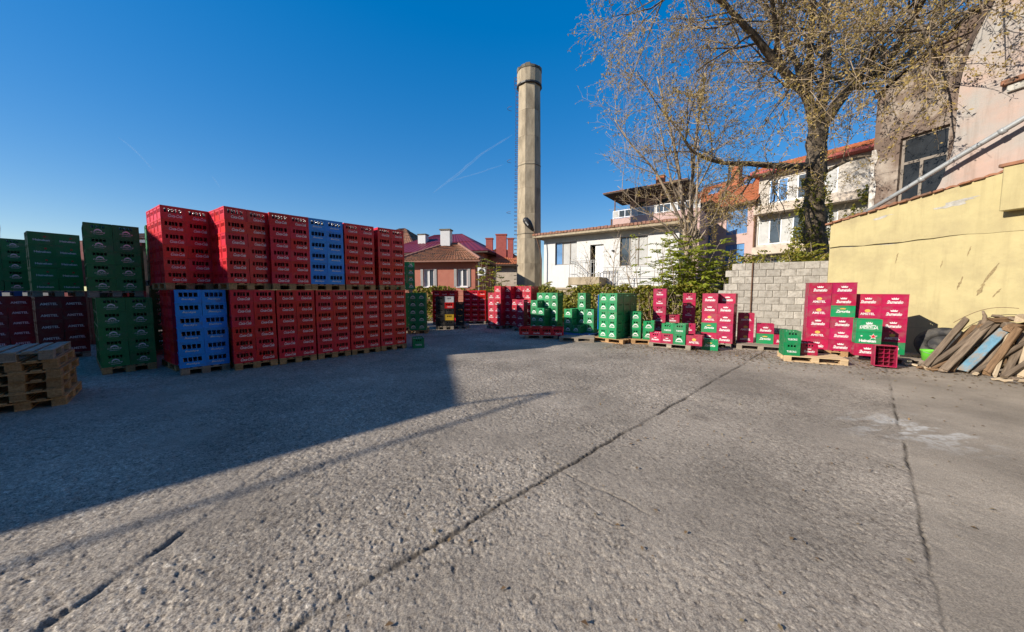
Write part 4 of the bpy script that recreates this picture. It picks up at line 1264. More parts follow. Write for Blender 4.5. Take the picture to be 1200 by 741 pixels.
class Tree:
    def __init__(self, seed):
        self.wood = MB(); self.twig = MB(); self.leaf = []; self.rnd = random.Random(seed)

    def limb(self, pts, r0, r1, sides=9):
        """smooth hand-placed limb"""
        P = [Vector(p) for p in pts]
        out = []
        for i in range(len(P) - 1):
            p0 = P[max(i - 1, 0)]; p1 = P[i]; p2 = P[i + 1]; p3 = P[min(i + 2, len(P) - 1)]
            for k in range(4):
                t = k / 4
                out.append(0.5 * ((2 * p1) + (p2 - p0) * t + (2 * p0 - 5 * p1 + 4 * p2 - p3) * t * t + (3 * p1 - p0 - 3 * p2 + p3) * t ** 3))
        out.append(P[-1])
        n = len(out)
        rad = [(r0 + (r1 - r0) * (i / (n - 1)) ** 0.8) * self.rnd.uniform(0.94, 1.06) for i in range(n)]
        out = [p + rvec(self.rnd) * rad[i] * 0.18 for i, p in enumerate(out)]
        self.wood.tube(out, rad, sides)
        return out, rad

    def grow(self, p, d, length, r, lvl, last, curve, spread, kids, leafn, grav):
        rnd = self.rnd
        n = 5 if lvl < last - 1 else 4
        pts = [p]; cur = p; dd = d.normalized()
        for i in range(n):
            dd = (dd + rvec(rnd) * curve + Vector((0, 0, grav[lvl] if lvl < len(grav) else grav[-1]))).normalized()
            cur = cur + dd * (length / n)
            pts.append(cur)
        rad = [max(0.0035, r * (1 - 0.72 * i / n)) for i in range(n + 1)]
        (self.wood if lvl <= 1 else self.twig).tube(pts, rad, 6 if lvl <= 1 else (4 if lvl == 2 else 3), cap=False)
        if lvl >= last:
            for _ in range(leafn):
                t = rnd.random()
                i = min(int(t * n), n - 1)
                self.leaf.append(tuple(pts[i].lerp(pts[i + 1], t * n - i) + rvec(rnd) * 0.07))
            return
        k = kids[lvl]
        for j in range(k):
            t = 0.22 + 0.78 * (j + rnd.random()) / k
            i = min(int(t * n), n - 1)
            q = pts[i].lerp(pts[i + 1], min(1, t * n - i))
            ax = (pts[i + 1] - pts[i]).normalized()
            side = rvec(rnd); side = (side - ax * side.dot(ax)).normalized()
            nd = (ax * (1 - spread) + side * spread).normalized()
            self.grow(q, nd, length * rnd.uniform(0.45, 0.75) * (1.05 - 0.35 * t), max(0.004, rad[i] * 0.6), lvl + 1, last, curve * 1.1, spread, kids, leafn, grav)


def big_tree():
    T = Tree(21); rnd = T.rnd
    o = thing('great_tree', 'huge spreading old tree with sparse brown autumn leaves behind the block wall', 'tree', (15.05, 17, 1.84))
    limbs = [
        ([(15.1, 17, 1.6), (15.02, 17, 3.5), (14.77, 17, 5.94), (14.68, 17, 7.96), (14.66, 17, 9.55)], 0.47, 0.40, 0),
        ([(14.66, 17, 9.2), (13.84, 16.6, 10.59), (11.99, 16, 11.66), (10.33, 15.5, 12.74), (8.81, 15, 13.55), (7.83, 14.6, 14.68)], 0.27, 0.06, 15),
        ([(14.66, 17, 9.3), (15.03, 17.3, 11.16), (15.46, 17.6, 13.09), (15.47, 18, 15.32), (15.91, 18.2, 17.87)], 0.30, 0.07, 9),
        ([(14.66, 17, 9.1), (15.13, 16.6, 10.33), (15.62, 16.2, 11.16), (16.36, 15.8, 11.39), (17.38, 15.3, 12.26), (17.92, 15, 14.05)], 0.27, 0.06, 16),
        ([(14.65, 17, 7.84), (13.22, 16.5, 7.54), (11.93, 16, 7.44), (10.22, 15.6, 7.38), (8.92, 15.2, 7.3), (7.68, 14.9, 7.61), (6.9, 14.6, 8.3)], 0.20, 0.035, 11),
        ([(14.5, 17, 10.0), (14.16, 17.6, 12.4), (13.6, 18.2, 14.6), (12.6, 18.6, 16.6)], 0.22, 0.05, 12),
        ([(14.9, 17, 9.7), (16.4, 17.6, 11.6), (18.6, 18.3, 13.6), (20.37, 18.8, 15.6)], 0.20, 0.05, 13),
        ([(13.84, 16.6, 10.59), (12.6, 15.2, 12.6), (11.8, 14.2, 14.6), (11.6, 13.4, 16.4)], 0.17, 0.04, 12),
        ([(15.62, 16.2, 11.16), (14.2, 13.8, 11.6), (12.9, 11.9, 10.9), (12.2, 10.9, 9.9), (11.85, 10.3, 8.9)], 0.12, 0.025, 18),
        ([(16.36, 15.8, 11.39), (15.2, 13.2, 12.8), (13.4, 11.0, 12.4), (12.3, 9.8, 11.5), (11.8, 9.2, 10.4)], 0.12, 0.025, 16),
        ([(11.99, 16, 11.66), (10.4, 14.6, 13.6), (9.2, 13.4, 14.6), (8.0, 12.6, 15.0)], 0.11, 0.03, 12),
        ([(8.81, 15, 13.55), (7.6, 14.5, 13.7), (6.4, 14.0, 13.3), (5.5, 13.6, 12.5)], 0.09, 0.025, 10),
        ([(14.72, 17, 7.2), (15.6, 16.2, 7.8), (16.2, 15.6, 7.7), (16.8, 15.2, 7.4)], 0.09, 0.025, 6),
    ]
    for pts, r0, r1, k in limbs:
        out, rad = T.limb(pts, r0, r1, 10)
        n = len(out)
        for j in range(k):
            t = 0.28 + 0.72 * (j + rnd.random()) / k
            i = min(int(t * (n - 1)), n - 2)
            q = out[i]; ax = (out[i + 1] - out[i]).normalized()
            side = rvec(rnd); side = (side - ax * side.dot(ax)).normalized(); side.z += 0.25
            d = (ax * 0.45 + side * 0.8).normalized()
            T.grow(q, d, rnd.uniform(2.4, 4.4) * (1.1 - 0.3 * t), max(0.03, rad[i] * 0.42), 1, 3, 0.16, 0.62, [0, 8, 8, 0], 10, [0, 0.03, -0.02, -0.09])
        T.grow(out[-1], (out[-1] - out[-2]), 3.0, max(0.03, rad[-1] * .9), 1, 3, 0.16, 0.55, [0, 8, 8, 0], 10, [0, 0.03, -0.02, -0.09]) if k else None
    off = Vector(o.location)
    for m in (T.wood, T.twig):
        m.v = [(x - off.x, y - off.y, z - off.z) for x, y, z in m.v]
    T.wood.build('trunk', M['bark'], o, smooth=True)
    T.twig.build('twigs', M['twig'], o, kind='stuff')
    c = np.array(T.leaf) - np.array(off)
    v, f = leaf_quads(c, 0.085, 0.42, -0.5, 0.4, seed=3)
    link('crown', np_mesh('crown', v, f, M['leaf_autumn']), o, 'stuff')
    # ivy on the trunk
    rg = np.random.default_rng(4)
    n = 3800
    t = rg.uniform(0, 1, n) ** 1.25
    z = 1.9 + t * 5.4
    xx = np.interp(z, [1.6, 3.5, 5.94, 7.96], [15.1, 15.02, 14.77, 14.68]); an = rg.uniform(0, 6.283, n); rr2 = 0.5 + rg.uniform(0.02, 0.22, n) * (1.3 - t)
    cc = np.stack([xx + rr2 * np.cos(an), 17 + rr2 * np.sin(an), z], 1)
    keep = fbm(an * 1.5, z, 0.9, 5, 3) > 0.45
    v, f = leaf_quads(cc[keep] - np.array(off), 0.10, 0.8, 0, 0.4, seed=6)
    link('trunk_ivy', np_mesh('trunk_ivy', v, f, M['leaf_vine']), o, 'stuff')
big_tree()


def bare_tree():
    T = Tree(5); rnd = T.rnd
    o = thing('bare_tree', 'slender bare multi-stemmed tree rising behind the green bush', 'tree', (8.05, 15.5, 0))
    limbs = [
        ([(8.0, 15.5, 0), (7.97, 15.5, 1.6), (7.76, 15.5, 4.07), (7.35, 15.5, 7.05), (6.91, 15.5, 8.86), (6.2, 15.3, 10.88)], 0.15, 0.03, 16),
        ([(8.15, 15.6, 0), (8.25, 15.6, 1.59), (8.15, 15.8, 4.89), (8.24, 16, 7.22), (8.55, 16.2, 9.93), (8.96, 16.4, 12.28)], 0.17, 0.03, 16),
        ([(7.72, 15.5, 4.5), (6.33, 15.3, 6.8), (5.08, 15, 7.93), (4.33, 15, 8.98)], 0.07, 0.018, 9),
        ([(8.1, 15.55, 1.2), (8.0, 15.2, 3.2), (7.95, 15.0, 5.4), (7.8, 14.8, 8.2)], 0.10, 0.025, 9),
        ([(7.7, 15.5, 5.0), (6.9, 15.1, 6.4), (6.2, 14.7, 8.3), (5.7, 14.5, 9.8)], 0.05, 0.015, 7),
        ([(8.2, 15.9, 6.0), (9.0, 15.8, 7.6), (9.7, 15.9, 9.4)], 0.05, 0.015, 7),
        ([(7.9, 15.5, 3.4), (6.7, 15.2, 4.6), (5.6, 15.0, 5.3), (4.5, 14.9, 6.2)], 0.045, 0.012, 7),
        ([(8.1, 15.6, 3.6), (8.8, 15.3, 4.8), (9.2, 15.1, 6.0)], 0.045, 0.012, 6),
    ]
    for pts, r0, r1, k in limbs:
        out, rad = T.limb(pts, r0, r1, 8)
        n = len(out)
        for j in range(k):
            t = 0.30 + 0.7 * (j + rnd.random()) / k
            i = min(int(t * (n - 1)), n - 2)
            ax = (out[i + 1] - out[i]).normalized()
            side = rvec(rnd); side = (side - ax * side.dot(ax)).normalized(); side.z += 0.3
            T.grow(out[i], ax * 0.6 + side * 0.7, rnd.uniform(1.2, 2.4), max(0.014, rad[i] * 0.45), 1, 3, 0.12, 0.5, [0, 5, 5, 0], 1, [0, 0.07, 0.05, 0.03])
    off = Vector(o.location)
    for m in (T.wood, T.twig):
        m.v = [(x - off.x, y - off.y, z - off.z) for x, y, z in m.v]
    T.wood.build('trunk', M['bark_pale'], o, smooth=True)
    T.twig.build('twigs', M['twig'], o, kind='stuff')
    v, f = leaf_quads(np.array(T.leaf) - np.array(off), 0.09, 0.5, -0.4, 0.4, seed=8)
    link('crown', np_mesh('crown', v, f, M['leaf_autumn']), o, 'stuff')
bare_tree()


def pinnate(centres, seed, leaf_len=0.6, pairs=8, leaflet=0.14):
    """compound leaves: returns leaflet quads and a rachis builder"""
    rnd = random.Random(seed)
    V = []; D = []
    st = MB()
    for (p, d) in centres:
        p = Vector(p); d = Vector(d).normalized()
        L = leaf_len * rnd.uniform(0.7, 1.2)
        pts = [p]
        dd = d.copy()
        for i in range(4):
            dd = (dd + Vector((0, 0, -0.13))).normalized(); pts.append(pts[-1] + dd * L / 4)
        st.tube(pts, [0.006, 0.005, 0.004, 0.003, 0.002], 3, cap=False)
        side = dd.cross(Vector((0, 0, 1)))
        side = side.normalized() if side.length > 0.01 else Vector((1, 0, 0))
        for k in range(pairs):
            t = 0.15 + 0.85 * k / pairs
            i = min(int(t * 4), 3); q = pts[i].lerp(pts[i + 1], t * 4 - i); ax = (pts[i + 1] - pts[i]).normalized()
            for s in (-1, 1):
                ld = (side * s * 0.9 + ax * 0.45 + Vector((0, 0, -0.25 + rnd.uniform(-.2, .2)))).normalized()
                V.append(tuple(q + ld * leaflet * 0.5)); D.append(tuple(ld))
    return V, D, st


def compound_shrub(name, label, base, stems, mat_leaf, seed, leaf_len=0.6, pairs=8, leaflet=0.15, group=None, per=16):
    rnd = random.Random(seed)
    o = thing(name, label, 'shrub', base, 0, group)
    w = MB(); cs = []
    for (dx, dy, h, lean) in stems:
        pts = [Vector((dx, dy, 0))]
        d = Vector((lean[0], lean[1], 1)).normalized()
        for i in range(6):
            d = (d + rvec(rnd) * 0.10).normalized(); pts.append(pts[-1] + d * h / 6)
        w.tube(pts, [0.03 - 0.004 * i for i in range(7)], 5)
        for j in range(per):
            t = 0.3 + 0.7 * (j + rnd.random()) / per
            i = min(int(t * 6), 5); q = pts[i].lerp(pts[i + 1], min(1, t * 6 - i))
            an = rnd.uniform(0, 6.283)
            cs.append((q, (math.cos(an), math.sin(an), rnd.uniform(0.1, 0.8))))
    V, D, st = pinnate(cs, seed + 1, leaf_len, pairs, leaflet)
    w.build('stems', M['bark_pale'], o, smooth=True)
    st.build('leaf_stalks', M['twig'], o, kind='stuff')
    v, f = leaf_quads(V, leaflet, 0.36, 0, 0.2, dirs=D, seed=seed)
    link('foliage', np_mesh('foliage', v, f, M[mat_leaf]), o, 'stuff')
    return o

rs = random.Random(12)
compound_shrub('leafy_bush', 'bright green bush of long compound leaves in front of the bare tree', (7.75, 14.4, 0),
               [(rs.uniform(-1.5, 1.3), rs.uniform(-.35, .5), rs.uniform(1.5, 4.6), (rs.uniform(-.3, .3), rs.uniform(-.15, .15))) for _ in range(22)], 'leaf_green', 30, 0.60, 8, 0.165, per=21)
compound_shrub('leafy_bush', 'loose pale green bush growing before the white house', (6.3, 15.6, 0),
               [(rs.uniform(-.7, .9), rs.uniform(-.3, .3), rs.uniform(2.2, 4.3), (rs.uniform(-.25, .25), rs.uniform(-.1, .1))) for _ in range(6)], 'leaf_green', 31, 0.6, 8, 0.15, per=9)
compound_shrub('sumac', 'yellowing sumac with feather-like leaves above the block wall beside the great trunk', (12.3, 14.0, 1.84),
               [(rs.uniform(-1.2, 1.0), rs.uniform(-.2, .4), rs.uniform(1.0, 2.3), (rs.uniform(-.3, .3), rs.uniform(-.3, .1))) for _ in range(10)], 'leaf_yellow', 32, 0.75, 10, 0.17, per=11)
compound_shrub('sumac', 'green and yellow sumac growing above the block wall near its stepped end', (9.9, 15.2, 1.84),
               [(rs.uniform(-1.0, 1.2), rs.uniform(-.2, .4), rs.uniform(0.8, 1.9), (rs.uniform(-.3, .3), rs.uniform(-.3, .1))) for _ in range(8)], 'leaf_vine', 33, 0.6, 8, 0.15, per=11)
compound_shrub('small_tree', 'small yellow-green tree beside the air conditioner of the peach house', (-1.35, 20.6, 0),
               [(rs.uniform(-.5, .6), rs.uniform(-.2, .2), rs.uniform(2.6, 3.7), (rs.uniform(-.28, .28), 0)) for _ in range(6)], 'leaf_yellow', 34, 0.5, 7, 0.16, per=12)
compound_shrub('fern_bush', 'bushy green plant at the foot of the factory chimney', (1.9, 18.4, 0),
               [(rs.uniform(-.8, .9), rs.uniform(-.2, .2), rs.uniform(1.6, 2.3), (rs.uniform(-.4, .4), 0)) for _ in range(10)], 'leaf_vine', 35, 0.55, 9, 0.15, per=10)


# vine-covered wire fence behind the far crates
FENCE = [(-6.2, 20.2), (-0.8, 19.3), (1.0, 17.3), (3.4, 14.9), (5.6, 13.9), (7.9, 13.7)]
def vine_fence():
    rg = np.random.default_rng(40)
    o = thing('wire_fence', 'wire fence on steel posts overgrown with vines behind the far crates', 'fence', (0, 0, 0))
    pts = [Vector((x, y, 0)) for x, y in FENCE]
    seg = [(pts[i + 1] - pts[i]).length for i in range(len(pts) - 1)]
    C = []
    for i in range(len(pts) - 1):
        n = max(1, int(seg[i] / 2.0))
        for k in range(n + (1 if i == len(pts) - 2 else 0)):
            q = pts[i].lerp(pts[i + 1], k / n)
            b = MB(); b.tube([(q.x, q.y, 0), (q.x, q.y, 1.75)], 0.03, 6); b.build('post', M['rust'], o)
    b = MB()
    for z in np.linspace(0.15, 1.7, 8):
        b.tube([(p.x, p.y, z) for p in pts], 0.006, 3, cap=False)
    b.build('wires', M['rust'], o, kind='stuff')
    for i in range(len(pts) - 1):
        n = int(seg[i] * 1500)
        t = rg.uniform(0, 1, n); d = (pts[i + 1] - pts[i]).normalized(); nn = Vector((-d.y, d.x, 0))
        s = t * seg[i] + sum(seg[:i])
        top = 1.55 + 0.55 * fbm(s, s * 0 + 2.2, 1.1, 7, 3) + 0.1
        z = top * rg.uniform(0, 1, n) ** 0.75
        dens = fbm(s, z, 0.55, 8, 3)
        dep = rg.normal(0, 0.11, n) + 0.45 * (fbm(s, z, 0.8, 9, 3) - 0.5)
        k = dens > 0.40
        x = pts[i].x + (pts[i + 1].x - pts[i].x) * t + nn.x * -dep; y = pts[i].y + (pts[i + 1].y - pts[i].y) * t + nn.y * -dep
        C.append(np.stack([x, y, z], 1)[k])
    c = np.concatenate(C)
    v, f = leaf_quads(c, 0.125, 0.75, -0.2, 0.4, seed=41)
    vn = thing('climbing_vine', 'yellowing green vine covering the wire fence', 'vine', (0, 0, 0))
    link('foliage', np_mesh('foliage', v, f, M['leaf_vine']), vn, 'stuff')
    st = MB(); rnd = random.Random(2)
    for _ in range(140):
        i = rnd.randrange(len(pts) - 1); q = pts[i].lerp(pts[i + 1], rnd.random())
        p = [q + Vector((rnd.uniform(-.05, .05), rnd.uniform(-.2, 0), 0))]
        d = Vector((rnd.uniform(-.4, .4), 0, 1))
        for k in range(5):
            d = (d + rvec(rnd) * 0.35).normalized(); p.append(p[-1] + d * rnd.uniform(0.25, 0.45))
        st.tube(p, [0.012, 0.01, 0.008, 0.006, 0.005, 0.004], 3, cap=False)
    st.build('vine_stems', M['twig'], vn, kind='stuff')
vine_fence()

# dark ivy hanging over the top of the block wall
def ivy_mass(label, a, b, z0, z1, n, depth, mt, seed, thr=0.42, size=0.1):
    rg = np.random.default_rng(seed)
    t = rg.uniform(0, 1, n); L = math.hypot(b[0] - a[0], b[1] - a[1])
    z = z0 + (z1 - z0) * rg.uniform(0, 1, n) * (0.55 + 0.45 * np.clip(fbm(t * L, t * 0, 0.8, seed, 3) * 2 - 0.3, 0, 1))
    dp = rg.uniform(-1, 1, n) * depth
    nx, ny = -(b[1] - a[1]) / L, (b[0] - a[0]) / L
    x = a[0] + (b[0] - a[0]) * t + nx * dp; y = a[1] + (b[1] - a[1]) * t + ny * dp
    k = fbm(t * L, z + dp, 0.5, seed + 1, 3) > thr
    o = thing('ivy', label, 'ivy', (a[0], a[1], z0))
    c = np.stack([x, y, z], 1)[k] - np.array([a[0], a[1], z0])
    v, f = leaf_quads(c, size, 0.75, -0.1, 0.4, seed=seed)
    link('foliage', np_mesh('foliage', v, f, M[mt]), o, 'stuff')
    st = MB(); rnd = random.Random(seed)
    for _ in range(26):
        q = Vector((b[0] - a[0], b[1] - a[1], 0)) * rnd.random(); p = [q]
        d = Vector((rnd.uniform(-.6, .6), rnd.uniform(-.4, .4), 1))
        for i in range(4):
            d = (d + rvec(rnd) * 0.4).normalized(); p.append(p[-1] + d * (z1 - z0) * 0.26)
        st.tube(p, [0.012, 0.01, 0.008, 0.006, 0.004], 3, cap=False)
    st.build('stems', M['twig'], o, kind='stuff')
ivy_mass('dark brownish ivy along the top of the block wall', (8.7, 13.9), (12.4, 12.6), 1.84, 3.35, 5200, 0.45, 'leaf_vine', 51, 0.44)
ivy_mass('climbing ivy draped over the apartment block balconies', (21.9, 27.4), (24.6, 23.4), 2.0, 9.0, 5200, 0.25, 'leaf_vine', 55, 0.50, 0.2)
ivy_mass('low weeds at the foot of the vine fence', (0.6, 16.6), (7.6, 13.3), 0.0, 0.5, 1500, 0.3, 'leaf_dry', 57, 0.45, 0.09)

# bare saplings in front of the white house
for i, (x, y, h) in enumerate([(3.6, 16.0, 3.4), (4.6, 15.6, 4.3), (5.3, 15.3, 3.8)]):
    T = Tree(60 + i)
    o = thing('bare_sapling', ['thin bare sapling before the door of the white house', 'tall thin bare sapling left of the pale green bush',
                               'leaning bare sapling next to the pale green bush'][i], 'sapling', (x, y, 0))
    T.limb([(0, 0, 0), (T.rnd.uniform(-.1, .1), 0, h * .4), (T.rnd.uniform(-.3, .3), 0, h * .75), (T.rnd.uniform(-.5, .5), 0, h)], 0.035, 0.01, 6)
    for k in range(12):
        z = h * (0.35 + 0.6 * k / 12)
        T.grow(Vector((0, 0, z)), Vector((T.rnd.uniform(-1, 1), T.rnd.uniform(-.5, .5), 0.8)), T.rnd.uniform(0.6, 1.2), 0.013, 2, 3, 0.14, 0.5, [0, 0, 5, 0], 1, [0, 0.05, 0.05, 0.02])
    T.wood.build('trunk', M['bark_pale'], o, smooth=True)
    T.twig.build('twigs', M['twig'], o, kind='stuff')
    v, f = leaf_quads(T.leaf, 0.08, 0.5, 0, 0.4, seed=70 + i)
    link('crown', np_mesh('crown', v, f, M['leaf_vine']), o, 'stuff')


# fallen leaves and litter on the yard
def litter():
    rg = np.random.default_rng(80)
    xs, ys, sz = [], [], []
    n = 2600
    t = rg.uniform(0, 1, n); s = rg.normal(0, 0.9, n)
    ax = 3.2 + t * 7.2; ay = 11.2 - t * 3.6
    x = ax + s * 0.55; y = ay + s * 0.8 - 0.2
    x2 = rg.uniform(-1, 9, 420); y2 = rg.uniform(1.6, 9, 420)
    x = np.concatenate([x, x2]); y = np.concatenate([y, y2])
    size = np.concatenate([rg.uniform(0.03, 0.07, n), rg.uniform(0.02, 0.05, 420)])
    h = ground_height(x, y)[0]
    c = np.stack([x, y, h + 0.012], 1)
    dirs = np.stack([rg.normal(size=len(x)), rg.normal(size=len(x)), rg.normal(size=len(x)) * 0.15], 1)
    dirs /= np.linalg.norm(dirs, axis=1)[:, None]
    b = np.cross(dirs, np.array([0, 0, 1.0])); b /= np.linalg.norm(b, axis=1)[:, None]
    s_ = size[:, None]
    cur = np.array([0, 0, 1.0]) * s_ * rg.uniform(0.0, 0.3, (len(x), 1))
    v = np.stack([c - dirs * s_ * .5, c + b * s_ * .28 + cur, c + dirs * s_ * .5, c - b * s_ * .28 + cur], 1).reshape(-1, 3)
    o = link('fallen_leaves', np_mesh('fallen_leaves', v, np.arange(len(v)).reshape(-1, 4), M['leaf_dry']), None, 'stuff')
    tag(o, 'dry fallen leaves scattered over the yard in front of the crates', 'leaves')
litter()

# ------------------------------------------------------------------ lettering
def text_points(body, width, shear=0.0, bold=0.0, spacing=1.0, height=None, arch=0.0):
    c = bpy.data.curves.new('lettering', 'FONT')
    c.body = body; c.size = 1.0; c.shear = shear; c.offset = bold; c.space_character = spacing; c.resolution_u = 2
    c.align_x = 'CENTER'; c.align_y = 'CENTER'
    ob = bpy.data.objects.new('lettering', c); COL.objects.link(ob)
    bpy.context.view_layer.update()
    dg = bpy.context.evaluated_depsgraph_get()
    me = bpy.data.meshes.new_from_object(ob.evaluated_get(dg))
    v = np.array([p.co[:] for p in me.vertices]); f = [tuple(p.vertices) for p in me.polygons]
    bpy.data.objects.remove(ob); bpy.data.meshes.remove(me); bpy.data.curves.remove(c)
    mn, mx = v.min(0), v.max(0)
    v = v - (mn + mx) / 2
    s = width / (mx[0] - mn[0])
    sz = s if height is None else height / (mx[1] - mn[1])
    v = np.stack([v[:, 0] * s, v[:, 1] * sz], 1)
    if arch:
        v[:, 1] -= arch * (v[:, 0] / (width / 2)) ** 2
    return v, f


def star_pts(r):
    return [(r * (1 if i % 2 == 0 else 0.42) * math.sin(math.pi * i / 5), r * (1 if i % 2 == 0 else 0.42) * math.cos(math.pi * i / 5)) for i in range(10)]


def crown_pts(w, h):
    return [(-w / 2, 0), (w / 2, 0), (w * .62, h * .8), (w * .28, h * .45), (w * .2, h), (0, h * .5), (-w * .2, h), (-w * .28, h * .45), (-w * .62, h * .8)]


def arc_pts(w, h, t, n=8):
    out = []
    for i in range(n + 1):
        x = -w / 2 + w * i / n; out.append((x, h * (1 - (2 * x / w) ** 2)))
    for i in range(n, -1, -1):
        x = -w / 2 + w * i / n; out.append((x, h * (1 - (2 * x / w) ** 2) - t))
    return out


def disc_pts(rx, rz, n=14):
    return [(rx * math.cos(2 * math.pi * i / n), rz * math.sin(2 * math.pi * i / n)) for i in range(n)]


def flat_mesh(name, shapes, y, m):
    """shapes: ('poly', pts, cx, cz) or ('text', (v,f), cx, cz); lies in the plane y facing -y, printed sheet 1 mm thick"""
    mb = MB()
    for kind, d, cx, cz in shapes:
        if kind == 'poly':
            mb.poly([(cx + a, y, cz + b) for a, b in d])
        else:
            v, f = d; n = len(mb.v)
            mb.v += [(cx + a, y, cz + b) for a, b in v]
            for q in f:
                mb.f.append(tuple(n + i for i in q)); mb.m.append(0)
    return mb.mesh(name, M[m])


# ------------------------------------------------------------------ crates
def slot_wall(mb, axis, pos, t, a0, a1, H, slots, band, rib=0.0):
    """a crate side: axis 'y' wall runs along x at y in [pos,pos+t]; slots cut through between the band heights"""
    def bx(p0, p1, z0, z1):
        if axis == 'y': mb.box(p0, p1, pos, pos + t, z0, z1)
        else: mb.box(pos, pos + t, p0, p1, z0, z1)
    if not slots:
        bx(a0, a1, 0, H); return
    b0, b1 = band
    bx(a0, a1, 0, b0); bx(a0, a1, b1, H)
    cur = a0
    for s0, s1 in slots:
        if s0 > cur: bx(cur, s0, b0, b1)
        cur = s1
    if cur < a1: bx(cur, a1, b0, b1)


def crate_body(w, d, h, front, side, mname, divide=False, rim=0.022):
    mb = MB(); t = 0.011
    e = 0.006                        # ribs stand this far proud of the panels
    x0, x1, y0, y1 = -w / 2 + e, w / 2 - e, -d / 2 + e, d / 2 - e
    slot_wall(mb, 'y', y0, t, x0, x1, h - 0.004, front[0], front[1])
    slot_wall(mb, 'y', y1 - t, t, x0, x1, h - 0.004, front[0], front[1])
    slot_wall(mb, 'x', x0, t, y0 + t, y1 - t, h - 0.004, side[0], side[1])
    slot_wall(mb, 'x', x1 - t, t, y0 + t, y1 - t, h - 0.004, side[0], side[1])
    mb.box(x0 + t, x1 - t, y0 + t, y1 - t, 0.004, 0.014)
    # rims
    for z0, z1 in ((0.0, 0.012), (h - rim, h)):
        mb.box(-w / 2, w / 2, -d / 2, y0, z0, z1); mb.box(-w / 2, w / 2, y1, d / 2, z0, z1)
        mb.box(-w / 2, x0, y0, y1, z0, z1); mb.box(x1, w / 2, y0, y1, z0, z1)
    # corner posts
    c = 0.022
    for sx in (0, 1):
        for sy in (0, 1):
            ax = -w / 2 if sx == 0 else w / 2 - c; ay = -d / 2 + 0.002 if sy == 0 else y1
            mb.box(ax, ax + c, ay, ay + e - 0.002, 0.012, h - rim)
            bx = -w / 2 + 0.002 if sx == 0 else x1; by = -d / 2 + c if False else (-d / 2 + e if sy == 0 else d / 2 - c)
            mb.box(bx, bx + e - 0.002, by, by + c - e, 0.012, h - rim)
    if divide:
        nx, ny = 5, 4
        for i in range(1, nx):
            x = x0 + (x1 - x0) * i / nx; mb.box(x - .003, x + .003, y0 + t, y1 - t, 0.014, h * 0.55)
        for j in range(1, ny):
            y = y0 + (y1 - y0) * j / ny; mb.box(x0 + t, x1 - t, y - .003, y + .003, 0.014, h * 0.5)
    return mb.mesh('bottle_crate', M[mname])


def bottle_mesh(w, d, h, nx, ny, which, m):
    mb = MB()
    for i in range(nx):
        for j in range(ny):
            if which == 'edge' and j > 0 and i > 0: continue
            cx = -w / 2 + 0.022 + (w - 0.044) * (i + 0.5) / nx; cy = -d / 2 + 0.022 + (d - 0.044) * (j + 0.5) / ny
            r = min((w - .044) / nx, (d - .044) / ny) * 0.44; H = h * 0.9
            mb.lathe([(r, 0.016), (r, H * .55), (r * .42, H * .78), (r * .38, H * .93)], 7, cx, cy, 0)
            mb.lathe([(r * .50, H * .93), (r * .46, H)], 7, cx, cy, 1)
    return mb.mesh('bottles', [M[m], M['cap']], smooth=True)


def spread(w, n, gap, total):
    """n slots over a total width, centred"""
    s = (total - gap * (n - 1)) / n
    return [(-total / 2 + k * (s + gap), -total / 2 + k * (s + gap) + s) for k in range(n)]


KIND = {}
def kind(name, w, d, h, mname, front, side, prints, bottles=None, divide=False, look=''):
    k = dict(w=w, d=d, h=h, look=look, mat=M[mname])
    k['oname'] = 'soda_crate' if name == 'cola' else 'water_crate' if name == 'water' else 'plastic_crate' if name in ('black', 'yellow', 'pale') else 'beer_crate'
    k['body'] = crate_body(w, d, h, front, side, mname, divide)
    k['prints'] = []
    y = -d / 2 + 0.006 - 0.0015
    for pn, m, shapes in prints:
        k['prints'].append((pn, flat_mesh(pn, shapes, y, m)))
    if bottles:
        nx, ny, bm = bottles
        k['full'] = bottle_mesh(w, d, h, nx, ny, 'full', bm); k['edge'] = bottle_mesh(w, d, h, nx, ny, 'edge', bm)
    KIND[name] = k

T_cola = text_points('Coca-Cola', 0.225, 0.45, 0.02, 0.92, 0.064)
T_bank = text_points('Bankya', 0.21, 0.25, 0.02, 1.0, 0.046)
T_carl = text_points('Carlsberg', 0.20, 0.2, 0.012, 0.95, 0.035)
T_shu = text_points('Shumensko', 0.285, 0.35, 0.03, 0.92, 0.085)
T_ams = text_points('AMSTEL', 0.27, 0.0, 0.03, 1.0, 0.062)
T_zag = text_points('Zagorka', 0.28, 0.30, 0.03, 0.92, 0.095)
T_hei = text_points('Heineken', 0.30, 0.0, 0.04, 0.95, 0.075)
T_kam = text_points('KAMENITZA', 0.32, 0.0, 0.03, 1.0, 0.085, arch=0.035)
T_tub = text_points('TUBORG', 0.19, 0.0, 0.03, 1.0, 0.05)
T_hei_s = text_points('Heineken', 0.25, 0.0, 0.03, 0.95, 0.05)
T_car_s = text_points('Carlsberg', 0.21, 0.15, 0.03, 0.95, 0.055)
T_shu_s = text_points('Shumensko', 0.22, 0.35, 0.03, 0.92, 0.06)

